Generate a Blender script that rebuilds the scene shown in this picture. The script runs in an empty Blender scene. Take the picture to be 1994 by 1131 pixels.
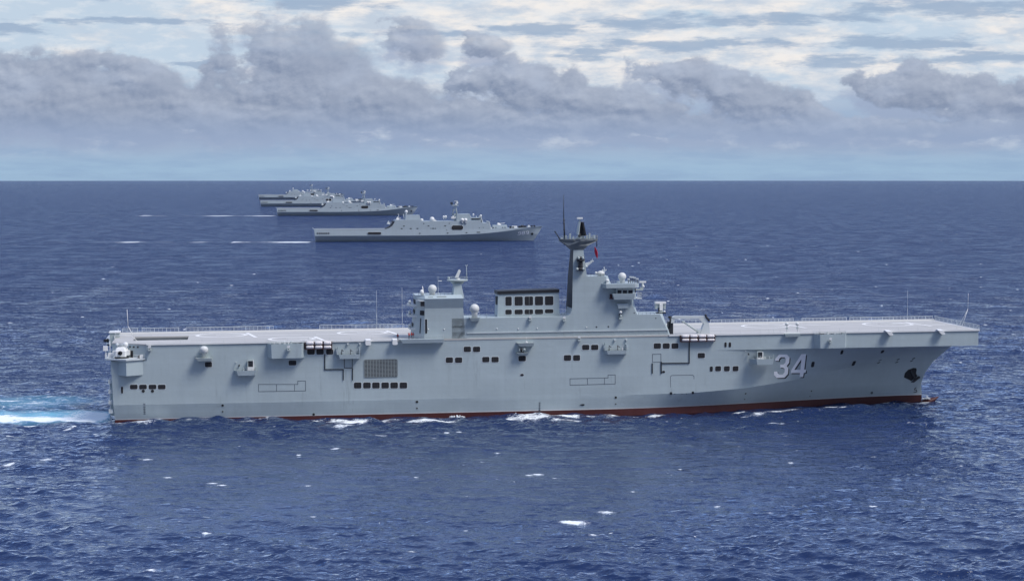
import bpy, bmesh, math, random
import numpy as np
from mathutils import Vector, Matrix

SC = bpy.context.scene
COL = SC.collection
R = math.radians
random.seed(11)
rng = np.random.default_rng(11)

# ------------------------------------------------------------------ camera
CAM_H = 65.05
FPX = 3877.0                      # focal length in photo pixels (70 mm on a 36 mm sensor)
PITCH = math.atan((565.5 - 340.0) / FPX)
cam_data = bpy.data.cameras.new('camera')
cam_data.lens = 70.0
cam_data.sensor_width = 36.0
cam_data.clip_start = 1.0
cam_data.clip_end = 60000.0
cam = bpy.data.objects.new('camera', cam_data)
COL.objects.link(cam)
cam.location = (0, 0, CAM_H)
cam.rotation_euler = (math.pi / 2 - PITCH, 0, 0)
SC.camera = cam

SC.view_settings.view_transform = 'Standard'
SC.view_settings.look = 'None'
SC.view_settings.exposure = 0.06
SC.view_settings.gamma = 1.0
SC.cycles.max_bounces = 6
SC.cycles.volume_bounces = 0
SC.cycles.transparent_max_bounces = 8
SC.cycles.use_denoising = True
SC.cycles.denoiser = 'OPENIMAGEDENOISE'
SC.cycles.denoising_input_passes = 'RGB_ALBEDO_NORMAL'
SC.cycles.denoising_prefilter = 'ACCURATE'
SC.cycles.sample_clamp_indirect = 4.0

# ------------------------------------------------------------------ sun
SUN_EL = R(54.0)
SUN_DIR = Vector((0.87 * math.cos(SUN_EL), -0.50 * math.cos(SUN_EL), math.sin(SUN_EL))).normalized()
sun_data = bpy.data.lights.new('sun', 'SUN')
sun_data.energy = 2.9
sun_data.angle = R(24.0)
sun_data.color = (1.0, 0.955, 0.90)
sun = bpy.data.objects.new('sun', sun_data)
COL.objects.link(sun)
sun.rotation_euler = SUN_DIR.to_track_quat('Z', 'Y').to_euler()
sun.location = (300, -100, 400)


# ------------------------------------------------------------------ node helper
class Nd:
    """thin wrapper: builds shader maths from Python expressions"""
    def __init__(self, tree):
        self.t = tree
    def new(self, kind, **kw):
        n = self.t.nodes.new(kind)
        for k, v in kw.items():
            setattr(n, k, v)
        return n
    def put(self, sock, v):
        if isinstance(v, bpy.types.NodeSocket):
            self.t.links.new(v, sock)
        elif v is not None:
            if hasattr(sock, 'default_value'):
                try:
                    sock.default_value = v
                except Exception:
                    sock.default_value = (v[0], v[1], v[2], 1.0) if hasattr(v, '__len__') else (v, v, v)
    def m(self, op, a, b=None, c=None, clamp=False):
        n = self.new('ShaderNodeMath', operation=op, use_clamp=clamp)
        self.put(n.inputs[0], a)
        if b is not None: self.put(n.inputs[1], b)
        if c is not None: self.put(n.inputs[2], c)
        return n.outputs[0]
    def add(self, a, b): return self.m('ADD', a, b)
    def sub(self, a, b): return self.m('SUBTRACT', a, b)
    def mul(self, a, b): return self.m('MULTIPLY', a, b)
    def div(self, a, b): return self.m('DIVIDE', a, b)
    def mx(self, a, b): return self.m('MAXIMUM', a, b)
    def mn(self, a, b): return self.m('MINIMUM', a, b)
    def v(self, op, a, b=None, scale=None):
        n = self.new('ShaderNodeVectorMath', operation=op)
        self.put(n.inputs[0], a)
        if b is not None: self.put(n.inputs[1], b)
        if scale is not None: self.put(n.inputs['Scale'], scale)
        return n.outputs['Value'] if op in ('LENGTH', 'DOT_PRODUCT', 'DISTANCE') else n.outputs['Vector']
    def xyz(self, x, y, z):
        n = self.new('ShaderNodeCombineXYZ')
        self.put(n.inputs[0], x); self.put(n.inputs[1], y); self.put(n.inputs[2], z)
        return n.outputs[0]
    def sep(self, v):
        n = self.new('ShaderNodeSeparateXYZ')
        self.put(n.inputs[0], v)
        return n.outputs
    def noise(self, vec, scale, detail=2.0, rough=0.5, lac=2.0, dist=0.0, dims='3D'):
        n = self.new('ShaderNodeTexNoise', noise_dimensions=dims)
        self.put(n.inputs['Vector'], vec)
        n.inputs['Scale'].default_value = scale
        n.inputs['Detail'].default_value = detail
        n.inputs['Roughness'].default_value = rough
        n.inputs['Lacunarity'].default_value = lac
        n.inputs['Distortion'].default_value = dist
        return n.outputs
    def ss(self, x, a, b, lo=0.0, hi=1.0):
        n = self.new('ShaderNodeMapRange', interpolation_type='SMOOTHSTEP')
        self.put(n.inputs[0], x)
        n.inputs[1].default_value = a; n.inputs[2].default_value = b
        n.inputs[3].default_value = lo; n.inputs[4].default_value = hi
        return n.outputs[0]
    def mix(self, f, a, b):
        n = self.new('ShaderNodeMix', data_type='RGBA')
        self.put(n.inputs[0], f)
        for s, val in ((n.inputs[6], a), (n.inputs[7], b)):
            if isinstance(val, bpy.types.NodeSocket): self.t.links.new(val, s)
            else: s.default_value = (val[0], val[1], val[2], 1.0)
        return n.outputs[2]


def srgb(r, g, b):
    return tuple((c / 255 / 12.92) if c / 255 <= 0.04045 else ((c / 255 + 0.055) / 1.055) ** 2.4 for c in (r, g, b))


# ------------------------------------------------------------------ sky: clouds laid out by azimuth and elevation
world = bpy.data.worlds.new('World')
SC.world = world
world.use_nodes = True
wt = world.node_tree
wt.nodes.clear()

# cumulus banks as (azimuth, elevation, half width, half height, slant) in degrees
CUMULUS = [(-12.7, 2.05, 4.6, 1.15, -0.10), (-8.9, 1.75, 3.2, .8, -0.10), (-13.5, 2.6, 2.0, .7, 0),
           (-10.6, 2.75, 1.5, .6, -0.25),
           (-6.3, 2.4, 2.2, 1.0, 0), (-6.1, 3.3, 1.9, 1.0, -0.15), (-5.3, 2.45, 2.4, 1.3, -0.25), (-3.9, 2.15, 2.7, .8, -0.2), (-7.3, 1.65, 4.0, .55, 0),
           (-2.9, 3.8, 1.0, .48, -0.12), (-0.75, 3.65, .75, .35, 0),
           (-1.1, 2.75, .75, .38, 0.0), (0.35, 2.55, 1.3, .72, -0.1), (1.9, 2.15, 2.2, .75, -0.18), (3.3, 1.95, 1.6, .5, -0.2),
           (5.0, 2.75, 1.3, .55, -0.1), (6.4, 2.3, 2.2, .6, -0.25), (8.0, 1.9, 1.5, .4, -0.25),
           (11.2, 2.45, 1.5, .62, 0), (12.9, 2.1, 2.4, .7, -0.15), (14.5, 2.0, 1.6, .55, 0),
           (1.0, 1.45, 6.0, .42, 0), (9.5, 1.25, 5.5, .35, 0), (-2.5, 1.75, 3.0, .5, 0),
           (21, 2.4, 4, 1.0, 0), (-21, 2.3, 4, 1.1, 0), (28, 2.2, 3, .8, 0), (-29, 2.4, 3, .9, 0)]
STREAKS = [(-10.9, 4.3, 3.0, .10), (-13.9, 4.0, 1.2, .10), (-2.5, 3.98, 1.7, .12), (0.9, 4.12, 1.7, .16), (3.7, 4.28, 1.6, .22),
           (5.0, 3.68, 2.6, .16), (10.6, 3.72, 2.0, .18), (7.7, 4.4, 2.6, .16), (12.3, 4.65, 2.6, .25), (9.4, 3.15, 1.8, .14),
           (13.3, 3.25, 2.0, .14), (-8.6, 3.1, 1.2, .09), (11.9, 3.6, 1.4, .12), (-12.6, 4.98, 1.4, .12), (2.1, 3.5, .9, .25), (-5.6, 4.9, 1.8, .2)]


def field_group(name, items, warp, warp_scale, stretch, fine, gain):
    g = bpy.data.node_groups.new(name, 'ShaderNodeTree')
    g.interface.new_socket('P', in_out='INPUT', socket_type='NodeSocketVector')
    g.interface.new_socket('F', in_out='OUTPUT', socket_type='NodeSocketFloat')
    k = Nd(g)
    gi = k.new('NodeGroupInput'); go = k.new('NodeGroupOutput')
    p = gi.outputs[0]
    ps = k.v('MULTIPLY', p, (1.0, stretch, 1.0))
    w = k.v('SUBTRACT', k.noise(ps, warp_scale, 6.0, 0.6)['Color'], (0.5, 0.5, 0.5))
    q = k.v('ADD', p, k.v('MULTIPLY', w, (warp, warp / stretch, 0)))
    acc = None
    for it in items:
        cx, cy, hw, hh = it[:4]
        d = k.v('SUBTRACT', q, (cx, cy, 0))
        if len(it) > 4 and it[4]:
            s = k.sep(d)
            d = k.xyz(s[0], k.sub(s[1], k.mul(s[0], it[4])), 0.0)
        e = k.v('LENGTH', k.v('MULTIPLY', d, (0.92 / hw, 0.88 / hh, 0)))
        e = k.sub(1.0, e)
        if acc is None:
            acc = e
        else:
            acc = k.m('SMOOTH_MAX', acc, e, 0.12)
    n = k.noise(ps, fine, 8.0, 0.57)['Fac']
    f = k.add(k.mx(acc, -0.9), k.mul(k.sub(n, 0.5), gain))
    g.links.new(f, go.inputs[0])
    return g


g_cum = field_group('cumulus_field', CUMULUS, 1.5, 1.0, 1.4, 1.0, 1.7)
g_str = field_group('streak_field', STREAKS, 2.2, 0.7, 5.0, 0.75, 2.6)

k = Nd(wt)
tc = k.new('ShaderNodeTexCoord')
D = k.v('NORMALIZE', tc.outputs['Generated'])
dx, dy, dz = k.sep(D)
DEG = 57.29578
az = k.mul(k.m('ARCTAN2', dx, dy), DEG)
el = k.mul(k.m('ARCSINE', dz), DEG)
elp = k.mx(el, -0.3)
P = k.xyz(az, elp, 0.0)


def use(group, vec):
    n = k.new('ShaderNodeGroup'); n.node_tree = group
    wt.links.new(vec, n.inputs[0])
    return n.outputs[0]


# clear-air band and veil behind the clouds
low = srgb(156, 184, 210); midc = srgb(158, 176, 202); high = srgb(190, 207, 224)
base = k.mix(k.ss(el, 0.10, 1.0), low, midc)
nb0 = k.noise(k.v('MULTIPLY', P, (0.5, 3.6, 1.0)), 0.75, 5.0, 0.6)['Fac']
base = k.mix(k.mul(k.ss(nb0, 0.40, 0.66), 0.55), base, srgb(141, 167, 199))
base = k.mix(k.ss(el, 1.2, 3.2), base, high)
# blue openings high on the left
wv = k.v('MULTIPLY', P, (1.0, 3.2, 1.0))
nb = k.noise(wv, 0.22, 5.0, 0.55)['Fac']
gap = k.mul(k.ss(nb, 0.52, 0.68), k.ss(el, 2.2, 3.4))
base = k.mix(k.mul(gap, 0.7), base, srgb(158, 193, 219))
# bright high layer, thicker to the middle and right
nh = k.noise(k.v('ADD', wv, (31.0, 4.0, 0)), 0.25, 7.0, 0.6)['Fac']
cover = k.add(nh, k.mul(k.sub(1.0, k.m('ABSOLUTE', k.div(k.sub(az, 2.0), 12.0))), 0.16))
hi_m = k.mul(k.ss(cover, 0.45, 0.62), k.ss(el, 1.9, 3.1))
nh2 = k.noise(k.v('ADD', wv, (3.0, 14.0, 0)), 0.7, 6.0, 0.6)['Fac']
bright = k.mix(k.ss(nh2, 0.36, 0.64), srgb(192, 204, 219), srgb(238, 234, 231))
base = k.mix(hi_m, base, bright)
# pale torn puffs between the cumulus and the horizon
np_ = k.noise(k.v('ADD', k.v('MULTIPLY', P, (1.0, 2.6, 1.0)), (7.0, 40.0, 0)), 0.55, 6.0, 0.6)['Fac']
puff = k.mul(k.mul(k.ss(np_, 0.50, 0.70), k.ss(el, 0.35, 1.3)), k.ss(el, 3.4, 2.0))
# soft mottling of the veil
nv = k.noise(k.v('ADD', wv, (17.0, 2.0, 0)), 0.8, 6.0, 0.62)['Fac']
base = k.mix(k.mul(k.mul(k.ss(nv, 0.46, 0.66), k.ss(el, 1.8, 3.0)), 0.5), base, srgb(226, 230, 235))
# thin slate-blue streaks of the high layer
sf = use(g_str, P)
nst = k.noise(k.v('ADD', k.v('MULTIPLY', P, (1.0, 4.5, 1.0)), (5.0, 9.0, 0)), 0.9, 7.0, 0.65)['Fac']
st_m = k.mul(k.ss(k.add(sf, k.mul(k.sub(nst, 0.5), 2.2)), -0.30, 0.65), 0.85)
base = k.mix(st_m, base, srgb(152, 173, 199))
# cumulus: lilac grey, lit a little along the upper right
cf = use(g_cum, P)
cf2 = use(g_cum, k.v('ADD', P, (0.10, 0.13, 0)))
cf3 = use(g_cum, k.v('ADD', P, (0.05, 0.38, 0)))
sharp = k.ss(cf, -0.10, 0.24)
under = k.mul(k.ss(cf3, -0.25, 0.55), 0.72)
relief = k.m('MULTIPLY_ADD', k.sub(cf, cf2), 0.95, 0.34, clamp=True)
ccol = k.mix(relief, srgb(127, 141, 167), srgb(180, 189, 206))
nl = k.noise(k.v('ADD', k.v('MULTIPLY', P, (1.0, 1.7, 1.0)), (11.0, 23.0, 0)), 0.45, 5.0, 0.6)['Fac']
ccol = k.mix(k.mul(k.ss(nl, 0.48, 0.72), 0.55), ccol, srgb(178, 190, 211))
fadelow = k.ss(el, 0.7, 2.2)
ccol = k.mix(fadelow, srgb(148, 166, 196), ccol)
base = k.mix(k.mul(under, k.ss(el, 0.25, 1.2)), base, srgb(151, 165, 193))
base = k.mix(k.mul(puff, 0.85), base, srgb(206, 215, 227))
cm = k.mul(k.mul(sharp, k.ss(el, 0.35, 1.4, 0.10, 0.94)), k.ss(el, 3.1, 3.8, 1.0, 0.74))
base = k.mix(cm, base, ccol)
# above the picture: broken bright overcast, open to blue in places
nu = k.noise(k.v('MULTIPLY', D, (1.0, 1.0, 2.0)), 2.3, 5.0, 0.55)['Fac']
up = k.mix(k.ss(nu, 0.42, 0.66), (0.26, 0.42, 0.88), (0.74, 0.83, 1.05))
upm = k.ss(el, 4.8, 9.5)
cloud_col = k.mix(upm, base, up)

back = k.mul(k.ss(k.m('ABSOLUTE', az), 70.0, 120.0), k.ss(el, 46.0, 14.0))  # unseen dark low sky behind the camera, added to deepen shade on hulls
nbk = k.noise(D, 3.0, 4.0, 0.55)['Fac']
cloud_col = k.mix(k.mul(back, 0.92), cloud_col, k.mix(k.ss(nbk, .35, .65), (0.085, 0.105, 0.14), (0.17, 0.20, 0.25)))
sky = k.new('ShaderNodeTexSky', sky_type='NISHITA')
sky.sun_disc = False
sky.sun_elevation = SUN_EL
sky.sun_rotation = math.atan2(SUN_DIR.x, SUN_DIR.y)
sky.altitude = 60.0
bg1 = k.new('ShaderNodeBackground'); bg2 = k.new('ShaderNodeBackground')
wt.links.new(sky.outputs[0], bg1.inputs[0]); bg1.inputs[1].default_value = 0.10
wt.links.new(cloud_col, bg2.inputs[0]); bg2.inputs[1].default_value = 1.0
ms = k.new('ShaderNodeMixShader')
k.put(ms.inputs[0], k.mx(k.ss(el, 5.0, 12.0, 1.0, 0.72), back))
wt.links.new(bg1.outputs[0], ms.inputs[1]); wt.links.new(bg2.outputs[0], ms.inputs[2])
wo = k.new('ShaderNodeOutputWorld')
wt.links.new(ms.outputs[0], wo.inputs[0])
world.cycles.sampling_method = 'MANUAL'
world.cycles.sample_map_resolution = 512


# ------------------------------------------------------------------ where the photo's points lie in the place
def on_water(u, v):
    """point of the photo on the water plane z = 0"""
    a = (u - 997.0) / FPX; b = (565.5 - v) / FPX
    d = Vector((a, math.cos(PITCH) + b * math.sin(PITCH), -math.sin(PITCH) + b * math.cos(PITCH)))
    t = -CAM_H / d.z
    return t * d.x, t * d.y


SHIP_X, SHIP_Y, SHIP_YAW, SHIP_TRIM = 9.92, 553.99, 0.13298, 0.006437
SHIP_ROT = Matrix.Rotation(SHIP_YAW, 3, 'Z') @ Matrix.Rotation(-SHIP_TRIM, 3, 'Y')
SHIP_INV = SHIP_ROT.transposed()


def _ray(u, v):
    a = (u - 997.0) / FPX; b = (565.5 - v) / FPX
    d = Vector((a, math.cos(PITCH) + b * math.sin(PITCH), -math.sin(PITCH) + b * math.cos(PITCH)))
    return SHIP_INV @ (Vector((0, 0, CAM_H)) - Vector((SHIP_X, SHIP_Y, 0))), SHIP_INV @ d


def S(u, v, y=-18.0):
    """measured photo point on a fore-and-aft plane of the big ship: ship x, z"""
    o, d = _ray(u, v)
    p = o + d * ((y - o.y) / d.y)
    return p.x, p.z


def DK(u, v, z=21.26):
    """measured photo point on a level of the big ship: ship x, y"""
    o, d = _ray(u, v)
    p = o + d * ((z - o.z) / d.z)
    return p.x, p.y


def to_ship(x, y):
    c, s = math.cos(SHIP_YAW), math.sin(SHIP_YAW)
    return (x - SHIP_X) * c + (y - SHIP_Y) * s, -(x - SHIP_X) * s + (y - SHIP_Y) * c


# ------------------------------------------------------------------ the sea: one sheet out to the horizon, real waves where they can be seen
SEA_END = 21017.0
rows = [0.0, 40, 90, 140, 180, 215, 240, 258]
r = 270.0
while r < 3200:
    rows.append(r); r += min(max(0.30, r * r / 129400.0 * 0.62), 9.0)
while r < SEA_END:
    rows.append(r); r *= 1.06
rows.append(SEA_END)
rows = np.array(rows)
fine = np.linspace(-R(17.5), R(17.5), 1000)
left = np.linspace(-math.pi, -R(17.5), 60)[:-1]
right = np.linspace(R(17.5), math.pi, 60)[1:]
ang = np.concatenate([left, fine, right])
nr, na = len(rows), len(ang)
RR, AA = np.meshgrid(rows, ang, indexing='ij')
X0 = (RR * np.sin(AA)).ravel(); Y0 = (RR * np.cos(AA)).ravel()
dr = np.gradient(rows)
da = np.gradient(ang)
spacing = np.maximum(np.repeat(dr, na) * 0.75, np.tile(da, nr) * RR.ravel())

# shelter in the lee of the big ship, between it and the camera
c_, s_ = math.cos(SHIP_YAW), math.sin(SHIP_YAW)
SX = (X0 - SHIP_X) * c_ + (Y0 - SHIP_Y) * s_
SY = -(X0 - SHIP_X) * s_ + (Y0 - SHIP_Y) * c_


def sstep(x, a, b):
    t = np.clip((x - a) / (b - a), 0, 1)
    return t * t * (3 - 2 * t)


dist = np.clip(-18 - SY, 0, 400)
lee = sstep(SX + dist * 0.05, -122, -95) * (1 - sstep(SX + dist * 0.55, 60, 125)) * (SY < 0) * (1 - sstep(dist, 90, 260))
lee = np.clip(lee, 0, 1) * sstep(dist, 8, 70)

NW = 170
lam = np.exp(rng.uniform(math.log(1.5), math.log(26.0), NW))
th = R(-112) + rng.normal(0, R(36), NW)
steep = 0.027 * np.where(lam > 7, (7 / lam) ** 0.8, 1.0)
amp = steep * lam / (2 * math.pi)
ph = rng.uniform(0, 2 * math.pi, NW)
Z = np.zeros_like(X0); DX = np.zeros_like(X0); DY = np.zeros_like(X0); J = np.zeros_like(X0)
live = (RR.ravel() < 3200) & (np.abs(AA.ravel()) < R(19)) & (RR.ravel() > 200)
idx = np.nonzero(live)[0]
gust = np.zeros(len(idx))
kept = np.zeros(len(idx)); tot = 0.0
for kx, ky, p0 in zip(rng.normal(0, .018, 8), rng.normal(0, .018, 8), rng.uniform(0, 6.28, 8)):
    gust += np.sin(kx * X0[idx] + ky * Y0[idx] + p0)
gust = 1 + 0.10 * gust
farfade = 1 - sstep(RR.ravel()[idx], 1500, 3150)
for i in range(NW):
    kk = 2 * math.pi / lam[i]
    cx, sx = math.cos(th[i]), math.sin(th[i])
    a = np.clip(lam[i] / (2.3 * spacing[idx]) - 1, 0, 1) * amp[i] * gust * farfade
    kept += a / gust * kk; tot += amp[i] * kk
    a = a * (1 - lee[idx] * (0.62 if lam[i] < 14 else 0.3))
    arg = kk * (cx * X0[idx] + sx * Y0[idx]) + ph[i]
    s, c = np.sin(arg), np.cos(arg)
    Z[idx] += a * s
    DX[idx] += 0.9 * a * cx * c
    DY[idx] += 0.9 * a * sx * c
    J[idx] += a * kk * s
unres = np.ones_like(X0)
unres[idx] = 1 - kept / tot
# swell set up by the hull: a low wave running along the side and away from the bow
side = np.exp(-np.clip(-18 - SY, 0, 99) / 9.0) * (SY < -10) * sstep(SX, -120, -100) * (1 - sstep(SX, 100, 112))
Z += side * (0.45 * np.sin(SX * 2 * math.pi / 92 + 2.2) + 0.95 * (1 - sstep(SX, -112, -40)))
# bow wave ridge spreading aft from the stem
ridge = np.abs(-SY - 6 - (106 - SX) * 0.36)
Z += 0.55 * np.exp(-(ridge / 3.2) ** 2) * sstep(106 - SX, 0, 12) * (1 - sstep(106 - SX, 20, 130)) * (SY < 0)

# --- foam
foam = np.zeros_like(X0); aer = np.zeros_like(X0)


def blot(u, v, hw, hd, val=1.0, arr=None):
    x, y = on_water(u, v)
    m = (np.abs(X0 - x) < hw * 3) & (np.abs(Y0 - y) < hd * 3)
    e = np.exp(-((X0[m] - x) / hw) ** 2 - ((Y0[m] - y) / hd) ** 2)
    foam[m] = np.maximum(foam[m], val * e)


CAPS = [(15, 907, 2.6, 1.3), (88, 891, 2.6, 1.5), (283, 893, 1.9, .8), (652, 873, 2.0, 1.0), (414, 942, 2.0, 1.1), (432, 945, 1.8, .8), (327, 929, 1.5, 1.0),
        (296, 1108, 2.2, .9), (652, 1087, 2.6, 1.0), (400, 1040, 1.8, .7), (404, 1006, 1.4, .7), (484, 1107, 1.0, .8), (1031, 926, 1.2, .8), (1047, 924, 2.2, 1.1),
        (1079, 931, 1.1, .7), (968, 881, 1.6, .8), (1179, 996, 2.4, 1.4), (1116, 1018, 4.0, 1.6), (1158, 1043, 2.0, .7), (1234, 957, 1.2, 1.0), (1325, 914, 1.0, .8),
        (801, 1074, 1.5, .7), (1510, 825, 3.2, 1.1), (1462, 796, 2.0, .7), (1358, 824, 1.8, .7), (1640, 799, 1.4, .8), (845, 853, 1.4, .7), (740, 846, 3.0, .8),
        (870, 844, 1.2, .7), (895, 843, 1.1, .9), (760, 818, 1.5, .6), (1180, 820, 2.2, 1.0), (1120, 818, 1.2, .7), (1540, 900, 1.3, .9), (1700, 890, 1.5, .9),
        (600, 945, 1.5, .7), (330, 852, 1.3, .6), (470, 868, 1.2, .6), (515, 871, 1.3, .5), (1110, 805, 3.6, .8), (60, 830, 2.2, 1.0), (130, 834, 2.4, .9), (145, 833, 1.4, .8),
        (190, 851, 2.0, .8), (20, 850, 1.8, .9), (580, 885, .9, .8), (1290, 926, .9, .6), (1440, 870, 1.1, .6), (1870, 905, 1.2, .8), (1500, 1000, 1.2, .8), (1700, 985, 1.4, .8),
        (610, 1005, 1.2, .6), (810, 930, 1.0, .6), (1395, 985, 1.0, .7)]
for u, v, a, b in CAPS:
    blot(u, v, a * .85, b * 1.2, 1.0)
# scattered caps farther off
for _ in range(480):
    v = 375 + 440 * random.random() ** 1.25
    u = random.uniform(-60, 2050)
    s_far = 0.8 + (820 - v) / 820 * 1.6
    blot(u, v, random.uniform(.5, 1.25) * s_far, random.uniform(.6, 1.5) * s_far * (1 + (820 - v) / 180), random.uniform(.72, 1.15))
for _ in range(210):
    blot(random.uniform(-40, 2040), random.uniform(800, 1131), random.uniform(.25, .8), random.uniform(.3, .6), random.uniform(.6, .9))
# foam along the hull
al = np.zeros_like(X0)
for kx, p0, w in ((0.11, 1.0, 1.0), (0.23, 2.1, .8), (0.51, 0.3, .7), (1.1, 4.0, .5)):
    al += w * np.sin(kx * SX + p0)
edge = -SY - 18.3 + np.where(SX > 25, np.clip((SX - 25) / 84, 0, 1) ** 2.2 * 17.5, 0)
near = np.exp(-((edge - 2.2 - 1.2 * np.sin(SX * .2)) / 2.4) ** 2) * (SX > -119) * (SX < 109)
foam = np.maximum(foam, near * np.clip(0.54 + 0.28 * al, 0, .95))
foam = np.maximum(foam, np.exp(-((edge - 10 - 4 * np.sin(SX * .07)) / 2.0) ** 2) * (SX > -116) * (SX < 60) * np.clip(0.22 + 0.30 * al, 0, .85))


def streak(u0, v0, u1, v1, wd, val):
    """ribbon of foam between two measured points on the water"""
    (xa, ya), (xb, yb) = on_water(u0, v0), on_water(u1, v1)
    L = math.hypot(xb - xa, yb - ya); ux, uy = (xb - xa) / L, (yb - ya) / L
    tt = (X0 - xa) * ux + (Y0 - ya) * uy; dd = -(X0 - xa) * uy + (Y0 - ya) * ux
    e = np.exp(-((dd - 1.2 * np.sin(tt * .25)) / wd) ** 2) * sstep(tt, -1, 4) * (1 - sstep(tt, L - 5, L + 1))
    np.maximum(foam, e * val, out=foam)


for a_ in ((225, 819, 262, 821, 1.6, .95), (255, 829, 312, 822, 1.6, 1.0), (318, 822, 362, 817.5, 2.0, .95), (372, 819, 420, 818.5, 2.0, .95), (470, 819, 560, 818, 1.3, .7),
           (585, 818, 640, 819.5, 2.0, .85), (640, 820.5, 720, 822, 2.6, 1.05), (770, 821.5, 905, 817.5, 2.1, 1.0), (965, 815, 1090, 813.5, 1.9, .98), (1000, 817, 1130, 808, 1.6, .9),
           (1130, 808.5, 1215, 802, 2.2, .9), (1375, 797.5, 1412, 794, 2.4, .95), (1245, 804, 1300, 802, 1.4, .7), (1480, 824, 1545, 826, 2.0, 1.0), (1690, 785, 1765, 786, 1.4, .75), (1560, 790, 1700, 786, 1.2, .6),
           (1775, 787, 1800, 786, 2.2, 1.0)):
    streak(*a_)
# broken water at the stem
foam = np.maximum(foam, 1.1 * np.exp(-((SX - 109.0) / 1.6) ** 2 - ((SY + 1.5) / 2.4) ** 2))
foam = np.maximum(foam, .85 * np.exp(-((edge - 1.0) / 1.1) ** 2) * sstep(SX, 70, 96) * (1 - sstep(SX, 107, 110)))
# the stern wake: white water, turquoise where it is full of air, and older bands behind
aft = np.clip(-118.5 - SX, 0, 4000)
churn = np.sin(SX * .19 + SY * .33) * .5 + np.sin(SX * .47 - SY * .21 + 1.0) * .3 + np.sin(SX * .08 + 2.0) * .3
wk = sstep(aft, 0.2, 4.0) * np.exp(-((SY + 2.0 + 1.3 * np.sin(aft * .21)) / (12.5 + aft * .012)) ** 4)
foam = np.maximum(foam, wk * np.clip(1.32 - aft / 240.0 + .25 * churn, 0.0, 1.4))
aer = np.maximum(aer, sstep(aft, 0.0, 3.0) * np.exp(-((SY + 2.0) / (14 + aft * .03)) ** 4) * np.clip(1.0 - aft / 300.0, .25, 1))
wk2 = sstep(aft, 2, 22) * np.exp(-((SY - 32 - aft * .05) / (13 + aft * .06)) ** 4)
aer = np.maximum(aer, 0.45 * wk2)
foam = np.maximum(foam, wk2 * np.clip(.35 + .30 * np.sin(SY * .9 + .6 * np.sin(SX * .1)) + .2 * churn, 0, .8))
foam = np.maximum(foam, 0.95 * np.exp(-((SX + 117) / 5.0) ** 2 - ((SY + 19.3) / 1.0) ** 2))
Z[(wk > .3)] *= 0.6
Z += 0.35 * np.exp(-((SX - 112) / 5.0) ** 2 - (SY / 4.0) ** 2)
# clear turquoise lens in the white water some way astern
lens = np.exp(-((SX + 136) / 9.0) ** 2 - ((SY - 2) / 6.5) ** 2) + np.exp(-((SX + 152) / 12.0) ** 2 - ((SY - 6) / 5.5) ** 2)
foam *= 1 - .80 * np.clip(lens, 0, 1) * (aft > 0)
aer = np.maximum(aer, np.clip(lens, 0, 1) * (aft > 0))
# wakes of the four ships behind
for (u0, v0, fade) in ((606, 471.5, 1.0), (536, 420.5, .95), (505, 401.6, .95), (502, 389, .8)):
    x0, y0 = on_water(u0, v0)
    L = x0 - X0
    yl = y0 - L * math.tan(0.1329) * 0 - 2.0
    w = np.exp(-((Y0 - yl) / (13.0 + y0 / 150)) ** 2) * (L > 0) * (L < 1400)
    pulse = 0.47 + 0.22 * np.sin(L * .031 + u0) + 0.20 * np.sin(L * .083 + 2 * u0) + 0.14 * np.sin(L * .19)
    pulse = np.where(L < 75 * y0 / 1900, np.maximum(pulse, .8 + .25 * np.sin(L * .09)), pulse * np.clip(1 - L / 1800, .5, 1))
    foam = np.maximum(foam, w * np.clip(pulse, 0, 1) * fade)

VX, VY = X0 + DX, Y0 + DY
me = bpy.data.meshes.new('sea')
nv = nr * na
ii, jj = np.meshgrid(np.arange(nr - 1), np.arange(na - 1), indexing='ij')
a0 = (ii * na + jj).ravel()
quads = np.stack([a0, a0 + 1, a0 + 1 + na, a0 + na], 1)[:, ::-1]
me.vertices.add(nv)
me.vertices.foreach_set('co', np.stack([VX, VY, Z], 1).astype(np.float32).ravel())
me.loops.add(quads.size)
me.loops.foreach_set('vertex_index', quads.astype(np.int32).ravel())
me.polygons.add(len(quads))
me.polygons.foreach_set('loop_start', np.arange(0, quads.size, 4, dtype=np.int32))
me.polygons.foreach_set('loop_total', np.full(len(quads), 4, np.int32))
me.polygons.foreach_set('use_smooth', np.ones(len(quads), bool))
for nm, arr in (('foam', foam), ('aer', aer), ('lee', lee), ('unres', unres)):
    at = me.attributes.new(nm, 'FLOAT', 'POINT')
    at.data.foreach_set('value', arr.astype(np.float32))
me.update(calc_edges=True)
me.validate()
sea = bpy.data.objects.new('sea', me)
COL.objects.link(sea)
sea['kind'] = 'structure'

sm = bpy.data.materials.new('sea_water')
sm.use_nodes = True
t = sm.node_tree; t.nodes.clear(); k = Nd(t)
tc = k.new('ShaderNodeTexCoord'); ob = tc.outputs['Object']


def attr(n):
    a = k.new('ShaderNodeAttribute', attribute_name=n)
    return a.outputs['Fac']


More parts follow.
